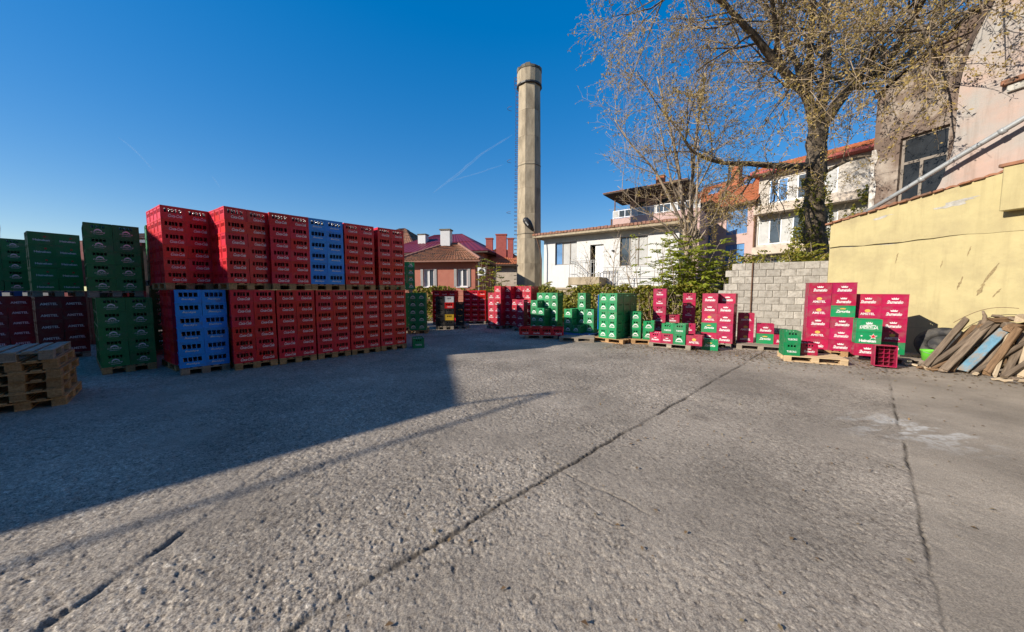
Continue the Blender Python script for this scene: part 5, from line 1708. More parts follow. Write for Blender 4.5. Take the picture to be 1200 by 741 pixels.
cola_slots = [(-0.142, -0.100), (-0.080, -0.036), (-0.029, 0.006), (0.013, 0.058), (0.082, 0.134)]
side_slots = spread(0.3, 3, 0.025, 0.18)
kind('cola', .40, .30, .27, 'cola_red', (cola_slots, (.132, .215)), (side_slots, (.13, .205)), [('lettering', 'print_pink', [('text', T_cola, 0.03, 0.072)])], (6, 4, 'bottle'), look='red soda crate')
kind('water', .40, .30, .27, 'blue', (spread(.4, 4, .012, .29), (.122, .215)), (side_slots, (.125, .205)), [('lettering', 'print_white', [('text', T_bank, 0.0, 0.072)])], (5, 4, 'bottle'), look='blue water crate')
kind('lager', .40, .30, .29, 'dark_green', (spread(.4, 4, .010, .20), (.185, .245)), (spread(.3, 2, .02, .12), (.19, .24)),
     [('lettering', 'print_pink', [('text', T_carl, 0.0, 0.095), ('poly', arc_pts(.11, .035, .03), 0, .135), ('poly', [(-.07, 0), (.07, 0), (.07, .006), (-.07, .006)], 0, .055)])], (5, 4, 'bottle_green'), look='dark green beer crate')
kind('lager_old', .40, .30, .29, 'dark_green', (None, None), (spread(.3, 2, .02, .12), (.19, .24)),
     [('lettering', 'print_white', [('text', T_hei_s, 0.0, 0.10)]), ('star_emblem', 'print_red', [('poly', star_pts(.03), 0.05, .185)])], (5, 4, 'bottle_green'), look='green crate, small star')
kind('ale_old', .40, .30, .29, 'maroon', (None, None), (spread(.3, 2, .02, .12), (.19, .24)),
     [('lettering', 'print_pink', [('text', T_ams, 0.0, 0.11)])], (5, 4, 'bottle'), look='dull maroon beer crate')
BD, BH = .335, .303
crim_side = spread(.33, 3, .03, .17)
for sfx, BW in (('', .42), ('_w', .475)):
    q = BW / .45
    kind('crimson' + sfx, BW, BD, BH, 'crimson', (None, None), (crim_side, (.2, .245)), [('lettering', 'print_white', [('text', T_shu, 0, .105), ('poly', crown_pts(.11, .055), 0, .165)])], (5, 4, 'bottle'), look='crimson crate, white script')
    kind('amstel' + sfx, BW, BD, BH, 'crimson', (None, None), (crim_side, (.2, .245)), [('lettering', 'print_white', [('text', T_ams, 0, .095)]), ('round_emblem', 'print_gold', [('poly', disc_pts(.055, .04), 0, .175)])], (5, 4, 'bottle'), look='crimson crate, gold emblem')
    kind('zagorka' + sfx, BW, BD, BH, 'green', (None, None), (crim_side, (.2, .245)), [('lettering', 'print_white', [('text', T_zag, 0, .14)]), ('crown_emblem', 'print_gold', [('poly', crown_pts(.10, .04), 0, .205)])], (5, 4, 'bottle_green'), look='green crate, gold crown')
kind('crimson_open', .42, BD, BH, 'crimson', (spread(.3, 3, .02, .15), (.222, .262)), (crim_side, (.2, .245)), [('lettering', 'print_white', [('text', T_shu_s, 0, .10), ('poly', crown_pts(.07, .035), 0, .145)])], (5, 4, 'bottle'), look='crimson crate')
BW = .45
kind('heineken', BW, BD, BH, 'green', (None, None), (crim_side, (.2, .245)), [('lettering', 'print_white', [('text', T_hei, -.01, .075)]), ('star_emblem', 'print_red', [('poly', star_pts(.058), .085, .185)]), ('star_outline', 'print_white', [])], (5, 4, 'bottle_green'), look='green crate, red star')
KIND['heineken']['prints'][-1] = ('star_outline', flat_mesh('star_outline', [('poly', star_pts(.078), .085, .183), ('poly', disc_pts(.02, .015), -.12, .19)], -BD / 2 + .006 - .0008, 'print_white'))
kind('kamenitza', BW, BD, BH, 'green', (None, None), (crim_side, (.2, .245)), [('lettering', 'print_white', [('text', T_kam, 0, .13), ('poly', crown_pts(.10, .06), 0, .18), ('poly', [(-.10, 0), (.10, 0), (.10, .012), (-.10, .012)], 0, .06)])], (5, 4, 'bottle_green'), look='green crate, arched capitals')
# crates standing with their short end to the yard
kind('tuborg_end', .335, .45, .303, 'green', (spread(.3, 3, .02, .16), (.215, .262)), (spread(.4, 3, .03, .2), (.2, .24)), [('lettering', 'print_white', [('text', T_tub, 0, .10)])], (4, 5, 'bottle_green'), look='green beer crate')
kind('green_end', .335, .45, .303, 'green', (spread(.3, 2, .02, .13), (.215, .262)), (spread(.4, 3, .03, .2), (.2, .24)), [('lettering', 'print_white', [('text', T_car_s, 0, .085), ('poly', arc_pts(.17, .06, .045), 0, .135)])], (4, 5, 'bottle_green'), look='green beer crate')
kind('crimson_end', .335, .45, .303, 'crimson', (spread(.3, 3, .02, .15), (.222, .262)), (spread(.4, 3, .03, .2), (.2, .24)), [('lettering', 'print_white', [('text', T_shu_s, 0, .10), ('poly', crown_pts(.07, .035), 0, .145)])], (4, 5, 'bottle'), look='crimson beer crate')
kind('red_end', .335, .45, .303, 'bright_red', (spread(.3, 2, .03, .11), (.228, .262)), (spread(.4, 3, .03, .2), (.2, .24)), [('lettering', 'print_white', [('text', T_shu_s, 0, .085), ('poly', crown_pts(.09, .06), 0, .13)])], (4, 5, 'bottle'), look='bright red beer crate')
kind('black', .40, .30, .27, 'black', (spread(.4, 3, .02, .2), (.15, .21)), (side_slots, (.15, .21)), [], (5, 4, 'bottle'), look='black plastic crate')
kind('yellow', .40, .30, .27, 'yellow', (spread(.4, 3, .02, .2), (.15, .21)), (side_slots, (.15, .21)), [], None, look='yellow plastic crate')
kind('pale', .40, .30, .27, 'pale', (spread(.4, 2, .02, .16), (.16, .20)), (side_slots, (.15, .21)), [], None, look='pale grey plastic crate')
kind('empty_red', .48, .36, .303, 'crimson', (None, None), (crim_side, (.2, .245)), [('lettering', 'print_white', [('text', T_shu, 0, .12)])], None, divide=True, look='empty crimson crate')

NCR = [0]
FILL = []          # crates buried inside the stacks, joined into one mass
def crate(kn, x, y, z, a, label, group, top=False, hidden=False, rot=None):
    k = KIND[kn]
    o = link(k['oname'], k['body'])
    o.location = (x, y, z); o.rotation_euler = (0, 0, a) if rot is None else rot
    tag(o, label, 'crate', group)
    NCR[0] += 1
    for pn, me in k['prints']:
        if not hidden: link(pn, me, o)
    if 'full' in k:
        b = link('bottles', k['full'] if top else k['edge'], o, 'stuff')
    return o


# ------------------------------------------------------------------ pallets (1.2 x 0.8 m, boards run along y)
def pallet_meshes(m):
    d = {}
    b = MB(); b.cbox(-.0725, .0725, 0, 1.2, 0, .022, .003); d['board'] = b.mesh('board', M[m])
    b = MB(); b.cbox(-.05, .05, 0, 1.2, 0, .022, .003); d['narrow'] = b.mesh('board', M[m])
    b = MB(); b.cbox(0, .8, 0, .145, 0, .022, .003); d['cross'] = b.mesh('cross_board', M[m])
    b = MB(); b.cbox(-.0725, .0725, 0, .145, 0, .078, .004); d['block'] = b.mesh('block', M[m])
    b = MB(); b.cbox(-.05, .05, 0, .145, 0, .078, .004); d['nblock'] = b.mesh('block', M[m])
    return d
PM = {m: pallet_meshes(m) for m in ('pallet', 'pallet_grey', 'pallet_new', 'pallet_blue')}
prnd = random.Random(77)
def pallet(x, y, z, a, label, group=None, m='pallet', turned=False, scale=1.0):
    """front-left corner at x,y; front is the 0.8 m side unless turned"""
    o = thing('pallet', label, 'pallet', (x, y, z), a, group)
    if turned:
        o.rotation_euler = (0, 0, a + math.pi / 2)
        o.location = (x + 1.2 * math.cos(a), y + 1.2 * math.sin(a), z)
    o.scale = (scale, scale, 1)
    D = PM[m]
    for cx, n in ((.0725, 'board'), (.4, 'board'), (.7275, 'board')):
        q = link('bottom_board', D[n], o); q.location = (cx, 0, 0)
    for cx, n in ((.0725, 'block'), (.4, 'block'), (.7275, 'block')):
        for yy in (0.0015, .5275, 1.0535):
            q = link('block', D[n], o); q.location = (cx, yy, .022)
    for yy in (0.001, .5275, 1.054):
        q = link('cross_board', D['cross'], o); q.location = (0, yy, .1)
    for cx, n in ((.0725, 'board'), (.232, 'narrow'), (.4, 'board'), (.568, 'narrow'), (.7275, 'board')):
        q = link('board', D[n], o); q.location = (cx + prnd.uniform(-.004, .004), prnd.uniform(-.006, .0), .122)
    return o

ORD = ['bottom', 'second', 'third', 'fourth', 'fifth', 'sixth', 'seventh']
crnd = random.Random(99)
def stack(kn, fl, u, ncol, rows, nd, z0, desc, pal=None, keep=None, sideL=False, sideR=False, pal_label=None, turned=False, gap=0.004, npal=1):
    """fl: front-left corner on plan, u: direction along the front; kn: kind or f(col,row,depth)"""
    u = Vector(u).normalized(); v = Vector((-u.y, u.x)); a = ang(u)
    k0 = KIND[kn if isinstance(kn, str) else kn(0, 0, 0)]
    w, d, h = k0['w'] + gap, k0['d'] + gap, k0['h']
    fl = Vector(fl)
    zc = z0
    if pal:
        for ip in range(npal):
            p = fl - v * 0.02 + v * 1.22 * ip + u * ((ncol * w - (1.2 if turned else 0.8)) / 2)
            pallet(p.x, p.y, z0, a, pal_label or ('wooden pallet under ' + desc) if ip == 0 else 'second wooden pallet under ' + desc, None, pal, turned)
        zc = z0 + 0.1445
    for c in range(ncol):
        offx = crnd.uniform(-.006, .006)
        for r in range(rows):
            for k in range(nd):
                if keep is not None:
                    if not keep(c, r, k): continue
                kk = kn if isinstance(kn, str) else kn(c, r, k)
                p = fl + u * ((c + .5) * w + offx * 0.3 + crnd.uniform(-.003, .003)) + v * ((k + .5) * d + crnd.uniform(-.009, .005))
                top = (r == rows - 1) or (keep is not None and not keep(c, r + 1, k))
                shown = k == 0 or (sideL and c == 0) or (sideR and c == ncol - 1) or (keep is not None and not all(keep(c, r, j) for j in range(k)))
                if not shown:
                    FILL.append((kk, p.x, p.y, zc + r * (h + .0015), a)); continue
                lay = 'top' if r == rows - 1 else ORD[r]
                crate(kk, p.x, p.y, zc + r * (h + .0015), a + crnd.uniform(-.014, .014), f"{KIND[kk]['look']} in {desc}" if rows == 1 else f"{KIND[kk]['look']}, {lay} layer{', side of' if k and (sideL or sideR) else ' of' if nd == 1 or not (sideL or sideR) else ', front of'} {desc}", desc, top, hidden=(k > 0 and keep is None))
    return zc + rows * (h + .0015)


# ---- the long row of stacked pallets in the shade
UR = Vector((0.69, 0.724)).normalized()
R0 = Vector((-6.10, 7.40))
def rowpos(i): return R0 + UR * 0.835 * i
lower = ['cola'] * 5
names_l = ['the lower stack next to the blue stack', 'the second lower red stack', 'the third lower red stack', 'the fourth lower red stack', 'the endmost lower red stack']
names_u = ['the tall upper red stack with sunlit side', 'the upper red stack beside the blue one', 'the upper blue stack between red ones', 'the upper red stack after the blue one', 'the endmost upper red stack']
off_u = [(-0.02, 0.0), (-0.06, -0.01), (-0.09, 0.0), (-0.08, 0.03), (0.0, 0.02)]
for i in range(5):
    p = rowpos(i)
    zt = stack('cola', p, UR, 2, 6, 4 if i in (0, 4) else 3, 0.0, names_l[i], 'pallet', sideR=(i == 4))
    q = p + UR * off_u[i][0] + Vector((-UR.y, UR.x)) * off_u[i][1]
    stack('water' if i == 2 else 'cola', q, UR if i else Vector((0.56, 0.83)), 2, 6, 4, zt + .002, names_u[i], 'pallet', sideL=(i == 0), sideR=(i == 4))
# set-back red pair at the near end, partly hidden by the blue stack
UB = Vector((0.56, 0.83)).normalized()
zt = stack('cola', (-7.30, 7.30), UB, 2, 6, 3, 0.0, 'the lower red stack behind the blue one', 'pallet', sideL=True)
stack('cola', (-7.36, 7.27), UB, 2, 6, 4, zt + .002, 'the upper red stack above the blue one', 'pallet', sideL=True)
stack('water', (-6.86, 6.95), (0.69, 0.72), 2, 6, 3, 0.0, 'the blue stack on the ground', 'pallet_grey', sideL=True)
# green pair
zt = stack('lager', (-8.54, 7.00), (0.61, 0.79), 2, 5, 6, 0.0, 'the lower dark green stack', 'pallet', sideL=True, npal=2)
stack('lager', (-9.07, 7.33), (0.61, 0.79), 2, 5, 4, zt + .002, 'the upper dark green stack', 'pallet_grey', sideL=True)
zt = stack('lager', (-10.15, 8.35), (0.65, 0.76), 2, 5, 2, 0.0, 'the rearmost lower green stack', 'pallet_grey', sideL=True)
stack('lager', (-10.05, 8.30), (0.65, 0.76), 2, 4, 2, zt + .002, 'the rearmost upper green stack', 'pallet_grey', sideL=True)
zt = stack('lager', (-9.74, 9.22), (0.61, 0.79), 2, 6, 1, 0.0, 'the lower stack beside the red pair', 'pallet_grey')
stack('lager', (-9.74, 9.22), (0.61, 0.79), 2, 5, 1, zt + .002, 'the upper stack beside the red pair', 'pallet_grey')
# second and third rank of double stacks behind the long row
VR = Vector((-UR.y, UR.x))
for back, ii in [(1.32, i) for i in range(5)] + [(2.66, i) for i in range(6)]:
    for cc in range(2):
        for rr3 in range(12):
            for kk3 in range(4):
                p = R0 + UR * (0.835 * ii + .2 + .404 * cc) + VR * (back + .15 + .304 * kk3)
                FILL.append(('cola', p.x, p.y, rr3 * .2715 + (0.30 if rr3 > 5 else 0.146), ang(UR)))
for (fx, fy) in ((-6.75, 14.6), (-6.95, 16.4)):
    for cc in range(3):
        for rr3 in range(12):
            for kk3 in range(4):
                FILL.append(('cola', fx + cc * .405 + .2, fy + kk3 * .305, rr3 * .2715 + (0.16 if rr3 > 5 else 0.0), 0.0))
for cc in range(5):
    for rr3 in range(11):
        for kk3 in range(2):
            FILL.append(('ale_old', -14.3 + cc * .405, 11.2 + kk3 * .305, rr3 * .2915 + (0.146 if rr3 > 5 else 0.0), 0.0))
# weathered stacks far left
US = Vector((0.52, 0.854)).normalized()
def old_green(c, r, k): return 'lager_old'
zt = stack('ale_old', (-11.75, 8.40), US, 2, 5, 2, 0.0, 'the lower maroon stack beside the green pair', 'pallet_grey', sideL=True)
stack('lager_old', (-11.80, 8.42), US, 2, 5, 2, zt + .002, 'the weathered stack above maroon crates', 'pallet_grey', sideL=True)
zt = stack('ale_old', (-14.35, 9.2), US, 3, 5, 2, 0.0, 'the far maroon stack', 'pallet_grey', sideL=True)
stack('lager', (-14.35, 9.2), US, 3, 5, 2, zt + .002, 'the far green upper stack', 'pallet_blue', sideL=True)

# ---- pile of empty pallets
pu = Vector((0.714, 0.70)).normalized(); pv = Vector((-pu.y, pu.x)); pr = Vector((-6.86, 5.14))
for i in range(6):
    j = Vector((prnd.uniform(-.015, .015), prnd.uniform(-.015, .015))) + (pu * -0.03 if i in (1, 2) else pu * 0.0)
    p = pr - pu * 0.8 + j - pv * (0.03 * (i % 2)) - pu * 0.02 * max(0, i - 2)
    pallet(p.x, p.y, 0.0015 + i * 0.1455, ang(pu) + prnd.uniform(-.02, .02), f"weathered wooden pallet, {'topmost' if i == 5 else ORD[i]} of the pile of empty pallets", 'pile of empty pallets', 'pallet_grey' if i == 5 else 'pallet')

# ---- far middle of the yard
stack('green_end', (-4.20, 13.85), (0.98, 0.18), 2, 5, 2, 0.0, 'the shaded green stack past the red row', 'pallet', sideL=True)
zt = stack('green_end', (-5.35, 15.0), (0.95, 0.3), 3, 5, 1, 0.0, 'the green stack hidden behind the red row', 'pallet_grey')
stack('green_end', (-5.30, 15.0), (0.95, 0.3), 3, 4, 1, zt + .002, 'the upper green stack peeping past the red row', 'pallet_grey')
crate('tuborg_end', -2.93, 10.55, 0.003, R(20), 'single dark green crate on the ground past the end of the red row', None, top=True)
mix = [['black', 'black', 'black', 'black', 'black'], ['black', 'yellow', 'black', 'cola', 'pale']]
stack(lambda c, r, k: mix[c][r] if k == 0 else 'black', (-3.45, 15.4), (0.97, 0.1), 2, 5, 2, 0.0, 'the mixed stack of black, yellow and pale crates', 'pallet_grey')
stack('black', (-2.62, 15.75), (0.97, 0.1), 1, 4, 1, 0.0, 'the narrow black stack beside the yellow crate', 'pallet_grey')
stack('cola', (-4.1, 17.6), (0.985, -0.1), 3, 6, 2, 0.0, 'the wide red stack behind the mixed crates', 'pallet_grey', turned=True)
stack('cola', (-2.60, 18.2), (0.985, -0.1), 3, 6, 2, 0.0, 'the red stack standing alone before the vines', 'pallet_grey', turned=True)
# sunlit bright red group
UM = Vector((0.90, -0.436)).normalized()
stack('red_end', (-1.12, 15.9), UM, 2, 6, 2, 0.0, 'the bright red pair of columns', 'pallet_grey', keep=lambda c, r, k: (c == 1 and r < 6) or (c == 0 and r < 5 and k == 0), sideR=True)
hh = [6, 6, 6, 6]
fr = {0: 6, 1: 4, 2: 4, 3: 6}
def red_keep(c, r, k):
    return (r < 6) if k == 1 else ((c in (0, 3) and r < 6) or (c == 1 and r < 4) or (c == 2 and r < 3))
stack('red_end', (-0.36, 16.0), UM, 4, 6, 2, 0.0, 'the bright red group in front of the chimney', 'pallet_grey', keep=red_keep, turned=True)
stack('crimson_end', (0.20, 14.95), UM, 1, 4, 1, 0.0, 'the shaded column before the red group', 'pallet_grey')
stack('cola', (0.26, 12.45), (0.985, -0.17), 4, 1, 2, 0.0, 'the single row of red crates on pallets', 'pallet_grey', turned=True)
# green group b
def gb(c, r, k):
    if k == 1: return r < 5
    return (c == 0 and r < 4) or (c == 1 and r in (0, 1, 2)) or (c == 2 and r < 0)
stack('green_end', (0.78, 14.25), (0.78, -0.62), 3, 5, 2, 0.0, 'the green group next to the bright red crates', 'pallet_grey', keep=gb)
# blue pallets lying flat
pallet(1.45, 12.55, 0.0, R(-14), 'flat blue plastic pallet before the green crates', 'flat blue pallets', 'pallet_blue', True)
pallet(1.62, 11.75, 0.0, R(-14), 'flat grey pallet in front of the blue ones', None, 'pallet_grey', True)
# green group c
def gc(c, r, k):
    if k == 1: return r < 3 or (c == 1 and r < 5)
    return (c == 0 and r < 3) or (c == 1 and r < 1)
stack('green_end', (2.02, 13.2), (0.78, -0.62), 3, 5, 2, 0.0, 'the gapped green group in front of the vines', 'pallet_blue', keep=gc, turned=True)
# green group d, with a blue sheet on its end
def gd(c, r, k): return k < 3 and not (c == 0 and r == 0 and k == 0 and False)
stack('green_end', (3.0, 11.75), (0.68, -0.73), 2, 5, 3, 0.0, 'the tall square green stack', 'pallet', sideR=True, turned=True)
ud = Vector((0.68, -0.73)).normalized(); vd = Vector((-ud.y, ud.x))
b_ = MB(); b_.cbox(-0.02, 0.0, 0.0, 0.5, 0.42, 1.62, 0.004)
q_ = b_.build('plastic_board', M['blue']); q_.location = (*(Vector((3.0, 11.75)) - ud * 0.03), 0); q_.rotation_euler = (0, 0, ang(ud))
tag(q_, 'upright bright blue sheet against the end of the tall green stack', 'board')
pz = pallet(3.95, 11.25, 0.0, R(-24), 'worn brown pallet beside the tall green stack', None, 'pallet', True)
stack('green_end', (4.02, 11.55), (0.88, -0.47), 1, 3, 1, 0.1445, 'the narrow green column by the tall green stack')
stack('green_end', (4.35, 11.28), (0.88, -0.47), 1, 2, 1, 0.1445, 'the pair of green crates by the front crimson pallet')

# ---- front crimson pallet
uf = Vector((0.79, -0.61)).normalized(); vf = Vector((-uf.y, uf.x)); pf = Vector((4.30, 10.66))
pallet(pf.x, pf.y, 0.0, ang(uf), 'pallet carrying the low mixed row of crimson and green crates', None, 'pallet_grey', True)
def fpos(s, t): return pf + uf * s + vf * t
af = ang(uf)
front_row = [('crimson_end', 0.19, .25, 0, 'crimson crate at the left end of the low mixed row'), ('crimson_end', 0.53, .25, 0, 'crimson crate second in the low mixed row'),
             ('green_end', 0.87, .25, 0, 'green crate in the bottom of the low mixed row'), ('tuborg_end', 0.53, .27, 1, 'green crate standing on the second crimson crate of the low row'),
             ('tuborg_end', 0.87, .27, 1, 'green crate standing on the green crate of the low row')]
for kn, s, t, lv, lb in front_row:
    p = fpos(s, t); crate(kn, p.x, p.y, .1445 + lv * .305, af + crnd.uniform(-.02, .02), lb, 'low mixed row', True)
p = fpos(1.27, .20); crate('amstel', p.x, p.y, .1445, af, 'crimson crate with white capitals at the right end of the low mixed row', 'low mixed row', True)
p = fpos(1.62, .50); crate('zagorka', p.x, p.y, .003, af + .1, 'green crate on the ground beside the low mixed row', None, True)
ub = Vector((0.86, -0.51)).normalized()
stack('crimson_open', (5.02, 12.15), ub, 1, 6, 1, 0.0, 'the crimson column behind the small green pair', None)
stack('crimson_open', (6.40, 12.80), ub, 1, 5, 1, 0.0, 'the crimson column left of the big stack', 'pallet_grey')
stack('crimson_open', (5.46, 12.05), ub, 1, 3, 1, 0.0, 'the low crimson pile between two columns', None)
stack('crimson_open', (5.92, 11.85), ub, 1, 2, 1, 0.0, 'the crimson pair behind the low mixed row', None)

# ---- crimson block by the wall
um = Vector((0.78, -0.62)).normalized(); vm = Vector((-um.y, um.x)); pm = Vector((6.02, 10.80))
def mk(c, r, k):
    if c == 0: return 'amstel' if r == 2 else ('zagorka' if r == 1 else 'crimson')
    return 'crimson'
stack(mk, pm, um, 2, 5, 3, 0.0, 'the big crimson stack before the block wall', 'pallet_grey', keep=lambda c, r, k: not (c == 1 and r == 4 and k == 0), sideR=True)
pallet(6.78, 10.22, 0.0, R(-32), 'grey pallet carrying the small crimson pile by the block wall', None, 'pallet_grey', True)
p2 = Vector((7.12, 10.72)); u2 = Vector((0.85, -0.53)).normalized()
stack('amstel', p2, u2, 1, 3, 1, 0.1445, 'the small crimson pile on the grey pallet')
p3 = p2 + u2 * .47 + Vector((-.02, -.05))
crate('zagorka', *(p3 + u2 * .22 + Vector((.1, .15))), .1445, ang(u2), 'green crate with gold crown under a single crimson crate', None)
crate('crimson', *(p3 + u2 * .22 + Vector((.1, .15))), .1445 + .305, ang(u2) + .02, 'crimson crate lying on the green crate by the block wall', None, True)
pallet(7.72, 9.92, 0.0, R(-28), 'grey pallet next to the two stacked small green crates', None, 'pallet_grey', True, 0.8)
crate('crimson', 8.12, 10.22, .1445, R(-28), 'single crimson crate on its own pallet by the block wall', None, True)

# ---- right-hand stacks by the yellow wall
u1 = Vector((0.83, -0.56)).normalized()
R1K = [['crimson_w', 'amstel_w', 'crimson_w', 'amstel_w', 'amstel_w', 'crimson_w'], ['crimson_w', 'crimson_w', 'crimson_w', 'zagorka_w', 'crimson_w', 'crimson_w']]
stack(lambda c, r, k: R1K[c][r] if k == 0 else 'crimson_w', (8.16, 9.42), u1, 2, 6, 2, 0.0, 'the six-high stack by the yellow wall', 'pallet')
u2 = Vector((0.83, -0.56)).normalized()
R2K = [['crimson_w', 'crimson_w', 'crimson_w', 'amstel_w', 'crimson_w'], ['zagorka_w', 'amstel_w', 'crimson_w', 'crimson_w', 'crimson_w']]
stack(lambda c, r, k: R2K[c][r] if k == 0 else 'crimson_w', (9.05, 9.0), u2, 2, 5, 2, 0.0, 'the five-high stack by the yellow wall', 'pallet_grey')
F1K = ['crimson_w', 'heineken', 'kamenitza']
stack(lambda c, r, k: F1K[r], (8.56, 8.46), u2, 1, 3, 1, 0.1445, 'the short column before the five-high stack')
pallet(8.50, 8.44, 0.0, ang(u2), 'weathered pallet under the short green and crimson column', None, 'pallet_grey', True, 0.5)
pw = Vector((6.80, 8.42)); uw = Vector((0.89, -0.456)).normalized()
pallet(pw.x, pw.y, 0.0, ang(uw), 'clean pale pallet in front of the six-high stack', None, 'pallet_new', True)
pt = pw + uw * .14 + Vector((-uw.y, uw.x)) * .26
for i in range(2):
    crate('tuborg_end', pt.x, pt.y, .1445 + i * .3045, ang(uw) + .03 * i, ['lower', 'upper'][i] + ' of two small green crates on the clean pale pallet', None, i == 1)
pt = pw + uw * .52 + Vector((-uw.y, uw.x)) * .5
crate('crimson_end', pt.x, pt.y, .1445, ang(uw) + .1, 'crimson crate behind the two small green crates on the pale pallet', None, True)
# crate tipped on its side, mouth towards the yard
e_ = crate('empty_red', 8.62, 7.86, .255, 0, 'empty crimson crate stood on end with its open top facing the yard', None)
zc_ = Vector((-0.60, -0.80, 0.06)).normalized(); xc_ = Vector((0, 0, 1)); yc_ = zc_.cross(xc_).normalized(); xc_ = yc_.cross(zc_)
e_.matrix_world = Matrix.Translation((8.62, 7.86, .262)) @ Matrix((xc_, yc_, zc_)).transposed().to_4x4()
# the crates inside the stacks, which only show in the gaps
def buried():
    mats = []; mb = MB()
    for kn, x, y, z, a in FILL:
        k = KIND[kn]
        if k['mat'] not in mats: mats.append(k['mat'])
        mi = mats.index(k['mat']); n0 = len(mb.v)
        w, d, h = k['w'] / 2, k['d'] / 2, k['h']
        mb.box(-w + .005, w - .005, -d + .005, d - .005, .001, h - .03, mi)
        for q in ((-w, w, -d, -d + .012), (-w, w, d - .012, d), (-w, -w + .012, -d + .012, d - .012), (w - .012, w, -d + .012, d - .012)):
            mb.box(*q, h - .03, h, mi)
        c, s = math.cos(a), math.sin(a)
        mb.v[n0:] = [(x + px * c - py * s, y + px * s + py * c, z + pz) for px, py, pz in mb.v[n0:]]
    o = mb.build('stacked_crates', mats, None, kind='stuff')
    tag(o, 'inner crates packed within the stacks behind the outer ones', 'crates')
buried()



# ------------------------------------------------------------------ timber pile against the yellow wall
trnd = random.Random(15)
YN = Vector((-0.96, -0.28))                      # out of the wall
def wpt(s, out, z):
    p = YC + YD * s + YN * out
    return Vector((p.x, p.y, z))

M['timber_blue'] = mat('flaking_blue_paint', (0.13, 0.27, 0.36), rough=0.8, var=0.2, scale=9, dirt=(0.30, 0.235, 0.17), dirt_amt=0.55, dirt_scale=7, bump=0.4, bump_scale=30, stretch=(0.4, 1, 1))
M['timber_pale'] = wood_mat('pale_timber', (0.36, 0.27, 0.17), (0.56, 0.45, 0.31), (1.2, 26, 26), objrand=0.2)

def plank(p, q, w, t, roll, label, m='timber', notch=True):
    """board from p to q, w wide, t thick, ends sawn or split unevenly"""
    p = Vector(p); q = Vector(q); d = q - p; L = d.length
    b = MB()
    n = 7
    e = [trnd.uniform(-.045, .045) for _ in range(8)]
    rings = []
    for i in range(n + 1):
        x = L * i / n; bow = 0.012 * math.sin(i * 1.3 + e[0] * 50); ww = w / 2 * (1 + 0.05 * math.sin(i * 2.1 + e[1] * 90)); tt = t / 2
        c = min(0.008, t * .2)
        sec = [(-ww, -tt + c), (-ww + c, -tt), (ww - c, -tt), (ww, -tt + c), (ww, tt - c), (ww - c, tt), (-ww + c, tt), (-ww, tt - c)]
        rings.append([(x + (e[2 + (k // 2)] if i in (0, n) else 0), yy, zz + bow) for k, (yy, zz) in enumerate(sec)])
    for r in rings: b.v += r
    for i in range(n):
        for k in range(8):
            k2 = (k + 1) % 8
            b.f.append((i * 8 + k, i * 8 + k2, i * 8 + 8 + k2, i * 8 + 8 + k)); b.m.append(0)
    b.f.append(tuple(7 - k for k in range(8))); b.m.append(0)
    b.f.append(tuple(n * 8 + k for k in range(8))); b.m.append(0)
    o = b.build('timber_plank' if t < w * 0.7 else 'timber_beam', M[m])
    o.location = p
    o.rotation_mode = 'QUATERNION'
    o.rotation_quaternion = d.to_track_quat('X', 'Z') @ Quaternion((1, 0, 0), roll)
    tag(o, label, 'plank' if t < w * 0.7 else 'beam')
    return o

